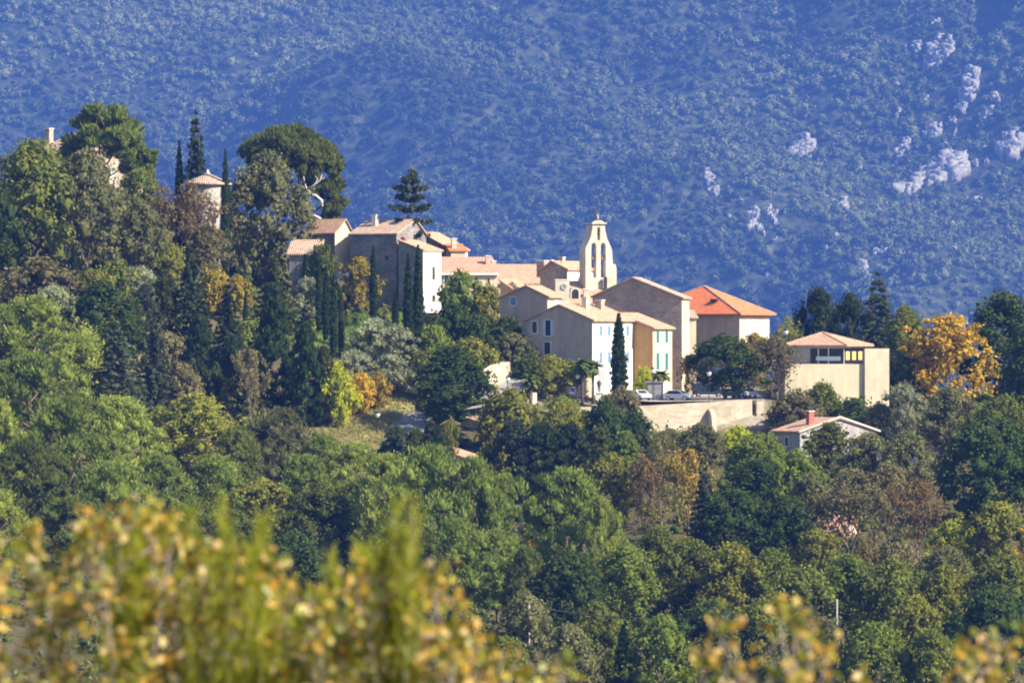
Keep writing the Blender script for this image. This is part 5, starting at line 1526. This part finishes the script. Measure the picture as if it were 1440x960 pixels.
def on_mountain(px, py):
    x = (px - 720) * MD / FPX; zr = (480 - py) * MD / FPX
    h = np.nonzero(zr <= HM(x, MD))[0]
    return MD[h[0]] if len(h) else None
M_ROCK = stone_mat('limestone', (.33, .32, .29), (.5, .48, .43), (.24, .22, .2), .3, .35, .45)
ROCKS = [
 (1325, 70, 44, 26, 'pale limestone crag with a jagged top high at upper right'), (1362, 100, 22, 46, 'tall narrow pale crag beside the dark gully at upper right'),
 (1290, 62, 26, 14, 'small crag left of the jagged one at upper right'), (1318, 32, 30, 12, 'flat pale ledge above the jagged crag at upper right'), (1275, 70, 16, 8, None),
 (1345, 222, 38, 40, 'big pale crag in the centre of the right hand rock band'), (1310, 242, 60, 30, 'wide pale crag at the foot of the rock band'), (1270, 262, 40, 28, 'lower left crag of the rock band'),
 (1310, 190, 46, 16, 'long thin ledge above the big pale crag'), (1268, 205, 22, 22, None), (1350, 148, 24, 20, None), (1385, 165, 26, 18, None), (1300, 138, 26, 16, None), (1265, 155, 16, 14, None),
 (1420, 195, 34, 36, 'pale crag close to the right edge of the mountain'), (1400, 130, 16, 14, None), (1380, 200, 18, 18, None), (1372, 225, 12, 20, None),
 (1126, 207, 34, 30, 'lone pale crag in the middle of the slope'), (1105, 225, 18, 14, None), (1208, 235, 16, 12, None), (995, 245, 22, 22, None), (1005, 268, 26, 16, None), (1060, 305, 22, 26, None),
 (1085, 300, 16, 20, None), (1182, 285, 22, 20, None), (1092, 335, 16, 8, None), (998, 335, 10, 18, None), (1250, 310, 14, 24, None), (1245, 345, 12, 26, None), (1212, 370, 20, 22, None),
 (1230, 355, 14, 14, None), (1370, 278, 30, 12, None), (1330, 310, 20, 16, None), (1300, 335, 20, 10, None), (1082, 382, 14, 10, None), (1285, 378, 18, 12, None), (1195, 340, 14, 10, None), (1420, 320, 24, 8, None), (1160, 275, 14, 8, None), (1345, 345, 18, 8, None)]
_r = random.Random(9)
for _k in range(34):
    _t = _r.random()
    if _k % 2: ROCKS.append((1250 + 170 * _t + _r.gauss(0, 22), 150 + 60 * _t + _r.gauss(0, 40), _r.uniform(8, 20), _r.uniform(6, 13), None))
    else: ROCKS.append((1000 + 400 * _t + _r.gauss(0, 40), 250 + 110 * _r.random(), _r.uniform(8, 18), _r.uniform(6, 14), None))
def rocks():
    rng = np.random.default_rng(55)
    for px, py, w, h, lab in ROCKS:
        d = on_mountain(px, py + h * .3)
        if d is None: continue
        s = d / FPX; c = np.array([(px - 720) * s, d, float(HM((px - 720) * s, d))])
        parts = []
        v, f = ICO2
        k = max(7, int(w * h / 20))
        Vs, Fs = [], []; o = 0
        pos = [np.zeros(2)]
        big = 1.45 if w * h > 600 else 1.0
        rr = [s * min(w, h) ** .8 * .36 * big]
        for j in range(k * 3):
            if len(pos) >= k: break
            q0 = rng.integers(len(pos)); r = s * min(w, h) ** .8 * rng.uniform(.2, .42) * big
            a = rng.uniform(0, 6.28); e = (rr[q0] + r) * .62
            p = pos[q0] + np.array([math.cos(a) * e, math.sin(a) * e])
            if (p[0] / (w * s * .52)) ** 2 + (p[1] / (h * s * .52)) ** 2 < 1: pos.append(p); rr.append(r)
        for (ox, oz), r in zip(pos, rr):
            X_, Y_ = c[0] + ox, c[1] + oz * 1.7
            zz = float(HM(X_, Y_))
            q = np.round(v * 1.25) / 1.25 * .75 + v * .25
            q = q * (1 + .3 * rng.normal(size=(len(v), 1)).clip(-1, 1)) * r * np.array([rng.uniform(.8, 1.2), .8, rng.uniform(1.0, 1.7)])
            Vs.append(q + np.array([X_, Y_ - .55 * r, zz + .12 * r]) - c); Fs.append(f + o); o += len(v)
        ob = link('rock_outcrop', mesh_np('rock_outcrop', np.concatenate(Vs), np.concatenate(Fs)), None, M_ROCK); ob.location = c
        tag(ob, lab or 'small pale limestone outcrop breaking through the mountain scrub', 'rock', 'limestone outcrops of the mountain')
rocks()

# ------------------------------------------------------------------ foreground shrubs, close to the lens and out of focus
def fg_oak(px0, px1, tops, d, nst, seed, label, ybase=1000, dens=1.0, keys=('fgA',)):
    """oak scrub: forked stems with curled yellowing leaves. tops: outline of the crown as (px, py)"""
    rng = np.random.default_rng(seed)
    s = d / FPX; xc = (px0 + px1) / 2
    x0 = (xc - 720) * s; zb = H(x0, d) - .02
    r = empty('oak_shrub', (x0, d, zb)); tag(r, label, 'shrub', 'yellowing shrubs in the foreground')
    tx = np.array([t[0] for t in tops]); ty = np.array([t[1] for t in tops])
    bm = bmesh.new(); LP = []
    for i in range(nst):
        px = px0 + (px1 - px0) * (i + rng.uniform(.1, .9)) / nst
        topy = np.interp(px, tx, ty) + rng.uniform(0, 1) ** 2 * 110
        a = np.array([(px - xc) * s * .5, rng.uniform(-.4, .4), 0]); b = np.array([(px - xc) * s, rng.uniform(-.35, .35), zpx(topy, d) - zb])
        a[0] += rng.normal() * .12; mid = a * .45 + b * .55 + rng.normal(size=3) * .16
        ts = np.linspace(0, 1, 9)[:, None]
        C = a * (1 - ts) ** 2 + 2 * mid * ts * (1 - ts) + b * ts ** 2
        add_tube(bm, C, list(np.linspace(.009, .002, 9)), 5)
        for j in range(4, 9):
            for q in range(5):
                dirn = unit(rng.normal(size=3) + np.array([0, 0, .9])); ln = rng.uniform(.06, .24)
                e = C[j] + dirn * ln
                if e[2] + zb > zpx(np.interp((x0 + e[0]) / s + 720, tx, ty), d): e = C[j] + dirn * ln * .3
                add_tube(bm, [C[j], (C[j] + e) / 2 + rng.normal(size=3) * .01, e], [.003, .0022, .0012], 4)
                for m_ in range(int(rng.integers(5, 9) * dens)):
                    LP.append(C[j] * (1 - m_ / 7.) + e * (m_ / 7.) + rng.normal(size=3) * .026)
    link('stem', bm_mesh('stem', bm, True), r, simple('grey_twig', (.26, .21, .18), .9, .2, 30))
    LP = np.array(LP); n = len(LP)
    dirn = unit(rng.normal(size=(n, 3)) + np.array([0, 0, .5])); side = unit(np.cross(dirn, rng.normal(size=(n, 3)))); nor = np.cross(dirn, side)
    ln = rng.uniform(.03, .055, n)[:, None]; wd = ln * .3
    P = [LP, LP + dirn * ln * .35 + side * wd + nor * .004, LP + dirn * ln * .7 + side * wd * .85 + nor * .006, LP + dirn * ln, LP + dirn * ln * .7 - side * wd * .85 + nor * .006, LP + dirn * ln * .35 - side * wd + nor * .004]
    V = np.stack(P, 1).reshape(-1, 3); F = np.arange(n * 6).reshape(-1, 6)
    me = mesh_np('foliage', V, F, rng.uniform(0, 1, n))
    link('foliage', me, r, fg_mat())
FG = {}
def fg_mat():
    if 'm' in FG: return FG['m']
    m, nt, out = new_mat('yellowing_oak_leaf'); L = nt.links.new
    a = N(nt, 'ShaderNodeAttribute'); a.attribute_name = 'var'
    cr = N(nt, 'ShaderNodeValToRGB'); e = cr.color_ramp.elements
    e[0].position = .05; e[0].color = (.11, .16, .016, 1)
    e[1].position = 1; e[1].color = (.6, .48, .24, 1)
    for p, c in ((.3, (.22, .23, .022, 1)), (.55, (.42, .32, .035, 1)), (.75, (.44, .24, .028, 1)), (.88, (.5, .33, .08, 1))):
        q = cr.color_ramp.elements.new(p); q.color = c
    L(a.outputs['Fac'], cr.inputs[0])
    d = N(nt, 'ShaderNodeBsdfPrincipled'); d.inputs['Roughness'].default_value = .5; L(cr.outputs[0], d.inputs['Base Color'])
    t = N(nt, 'ShaderNodeBsdfTranslucent'); L(cr.outputs[0], t.inputs[0])
    ms = N(nt, 'ShaderNodeMixShader'); ms.inputs[0].default_value = .4; L(d.outputs[0], ms.inputs[1]); L(t.outputs[0], ms.inputs[2]); L(ms.outputs[0], out.inputs[0])
    FG['m'] = m; return m
def fg_broom(px, top, w, d, seed, label):
    """upright green shoots"""
    rng = np.random.default_rng(seed); s = d / FPX
    x0 = (px - 720) * s; zb = H(x0, d) - .02
    r = empty('broom_shrub', (x0, d, zb)); tag(r, label, 'shrub', 'green broom tufts in the foreground')
    h = zpx(top, d) - zb
    bm = bmesh.new(); W = w * s * .5
    B, D, LN = [], [], []
    for k in range(9):
        ex = rng.uniform(-1, 1) * W; ey = rng.normal() * .5 * W
        ht = h - (0 if k == 0 else rng.uniform(.02, .34)) - abs(ex) * .4
        C = np.array([[ex * t ** 1.5, ey * t ** 1.5, ht * t] for t in np.linspace(0, 1, 9)])
        add_tube(bm, C, list(np.linspace(.007, .002, 9)), 4)
        m = 190
        t = 1 - rng.uniform(0, .75 / h, m)
        p = np.stack([np.interp(t, np.linspace(0, 1, 9), C[:, i]) for i in range(3)], -1)
        a = rng.uniform(0, 6.28, m); o = np.stack([np.cos(a), np.sin(a), np.zeros(m)], -1)
        B.append(p); D.append(unit(o * rng.uniform(.3, 1.0, m)[:, None] + np.array([0, 0, 1]))); LN.append(rng.uniform(.05, .1, m))
    link('stem', bm_mesh('stem', bm), r, simple('grey_twig', (.26, .21, .18), .9, .2, 30))
    base, dirn, ln = np.concatenate(B), np.concatenate(D), np.concatenate(LN)[:, None]; n = len(base)
    side = unit(np.cross(dirn, rng.normal(size=(n, 3)))); wd = .0032
    V = np.stack([base - side * wd, base + side * wd, base + dirn * ln + side * wd * .4, base + dirn * ln - side * wd * .4], 1).reshape(-1, 3)
    me = mesh_np('foliage', V, np.arange(n * 4).reshape(-1, 4), rng.uniform(0, 1, n))
    link('foliage', me, r, leaf_mat('broom', (.16, .2, .02), (.42, .42, .045), .4))
fg_oak(-70, 250, [(-70, 775), (0, 760), (40, 748), (80, 775), (125, 755), (140, 728), (165, 755), (185, 722), (215, 712), (250, 750)], 20.0, 18, 1, 'amber leaved oak shrub filling the bottom left corner')
fg_oak(180, 480, [(180, 722), (215, 715), (240, 765), (285, 760), (330, 780), (400, 800), (450, 820), (480, 845)], 20.3, 18, 2, 'amber leaved oak shrub in front of the green tufts')
fg_oak(400, 660, [(400, 840), (470, 820), (540, 800), (580, 800), (605, 812), (625, 890), (640, 870), (660, 910)], 19.6, 16, 3, 'amber leaved oak shrub right of the green tufts')
fg_oak(640, 800, [(640, 905), (700, 925), (712, 912), (735, 950), (770, 920), (800, 955)], 19.8, 8, 4, 'low amber sprays at the bottom centre', dens=.8)
fg_oak(960, 1220, [(960, 940), (1000, 905), (1030, 885), (1070, 900), (1085, 870), (1110, 850), (1130, 890), (1160, 900), (1195, 892), (1215, 940)], 20.2, 11, 5, 'amber sprays left of the bottom right corner', dens=.9)
fg_oak(1345, 1470, [(1345, 910), (1375, 890), (1395, 872), (1410, 900), (1440, 895), (1470, 900)], 20.0, 6, 6, 'amber sprays in the bottom right corner', dens=.9)
fg_broom(312, 706, 130, 20.0, 11, 'wide green tuft rising above the oak shrubs at left')
fg_broom(388, 728, 90, 20.1, 12, 'green tuft just right of the wide one')
fg_broom(545, 690, 105, 19.5, 13, 'tall lone green tuft near the centre')
fg_broom(488, 765, 80, 20.3, 14, 'short green tuft leaning on the tall lone one')
fg_broom(180, 738, 70, 20.0, 15, 'narrow green tuft near the far left shrub')

# ------------------------------------------------------------------ camera, light, air
cam = bpy.data.cameras.new('camera'); co = bpy.data.objects.new('camera', cam); COL.objects.link(co)
co.location = (0, 0, 0); co.rotation_euler = (math.pi / 2, 0, 0)
cam.lens = 200; cam.sensor_width = 36; cam.clip_start = .1; cam.clip_end = 20000
cam.dof.use_dof = True; cam.dof.focus_distance = 800; cam.dof.aperture_fstop = 6.6
SC.camera = co

EL, AZ = 38.0, 24.0      # sun to the right, a little on the camera's side
w = bpy.data.worlds.new('World'); SC.world = w; w.use_nodes = True
nt = w.node_tree; nt.nodes.clear()
out = nt.nodes.new('ShaderNodeOutputWorld'); bg = nt.nodes.new('ShaderNodeBackground'); sky = nt.nodes.new('ShaderNodeTexSky')
sky.sky_type = 'NISHITA'; sky.sun_disc = False; sky.sun_elevation = math.radians(EL)
sky.sun_rotation = math.radians(90 + AZ)
bg.inputs[1].default_value = .082
nt.links.new(sky.outputs[0], bg.inputs[0]); nt.links.new(bg.outputs[0], out.inputs[0])
sl = bpy.data.lights.new('sun', 'SUN'); so = bpy.data.objects.new('sun', sl); COL.objects.link(so)
sl.energy = 5.0; sl.angle = math.radians(.5); sl.color = (1, .9, .75)
ts = Vector((math.cos(math.radians(AZ)) * math.cos(math.radians(EL)), -math.sin(math.radians(AZ)) * math.cos(math.radians(EL)), math.sin(math.radians(EL))))
so.rotation_euler = ts.to_track_quat('Z', 'Y').to_euler(); so.location = (200, -50, 300)

bm = bmesh.new(); add_box(bm, -3000, 3000, -90, 9700, -76, 1200)
m = bpy.data.materials.new('haze_air'); m.use_nodes = True; nt = m.node_tree; nt.nodes.clear()
out = nt.nodes.new('ShaderNodeOutputMaterial'); pv = nt.nodes.new('ShaderNodeVolumePrincipled')
pv.inputs['Color'].default_value = (.08, .187, .65, 1); pv.inputs["Density"].default_value = .0001; pv.inputs['Anisotropy'].default_value = 0
nt.links.new(pv.outputs[0], out.inputs['Volume'])
hz = link('haze', bm_mesh('haze', bm), None, m); tag(hz, 'pale blue haze in the air before the mountain', 'haze', kind='stuff')
hz.display_type = 'WIRE'

SC.view_settings.view_transform = 'Standard'; SC.view_settings.look = 'None'
SC.view_settings.exposure = 1.5; SC.view_settings.gamma = 1; SC.view_settings.use_curve_mapping = False
SC.render.engine = 'CYCLES'
cy = SC.cycles
cy.max_bounces = 6; cy.diffuse_bounces = 2; cy.glossy_bounces = 2; cy.transmission_bounces = 3; cy.volume_bounces = 0; cy.transparent_max_bounces = 4
cy.use_denoising = True; cy.use_adaptive_sampling = True
cy.caustics_reflective = False; cy.caustics_refractive = False
cy.sample_clamp_indirect = 4
cy.pixel_filter_type = 'BLACKMAN_HARRIS'; cy.filter_width = 2.0
SC.render.use_persistent_data = False
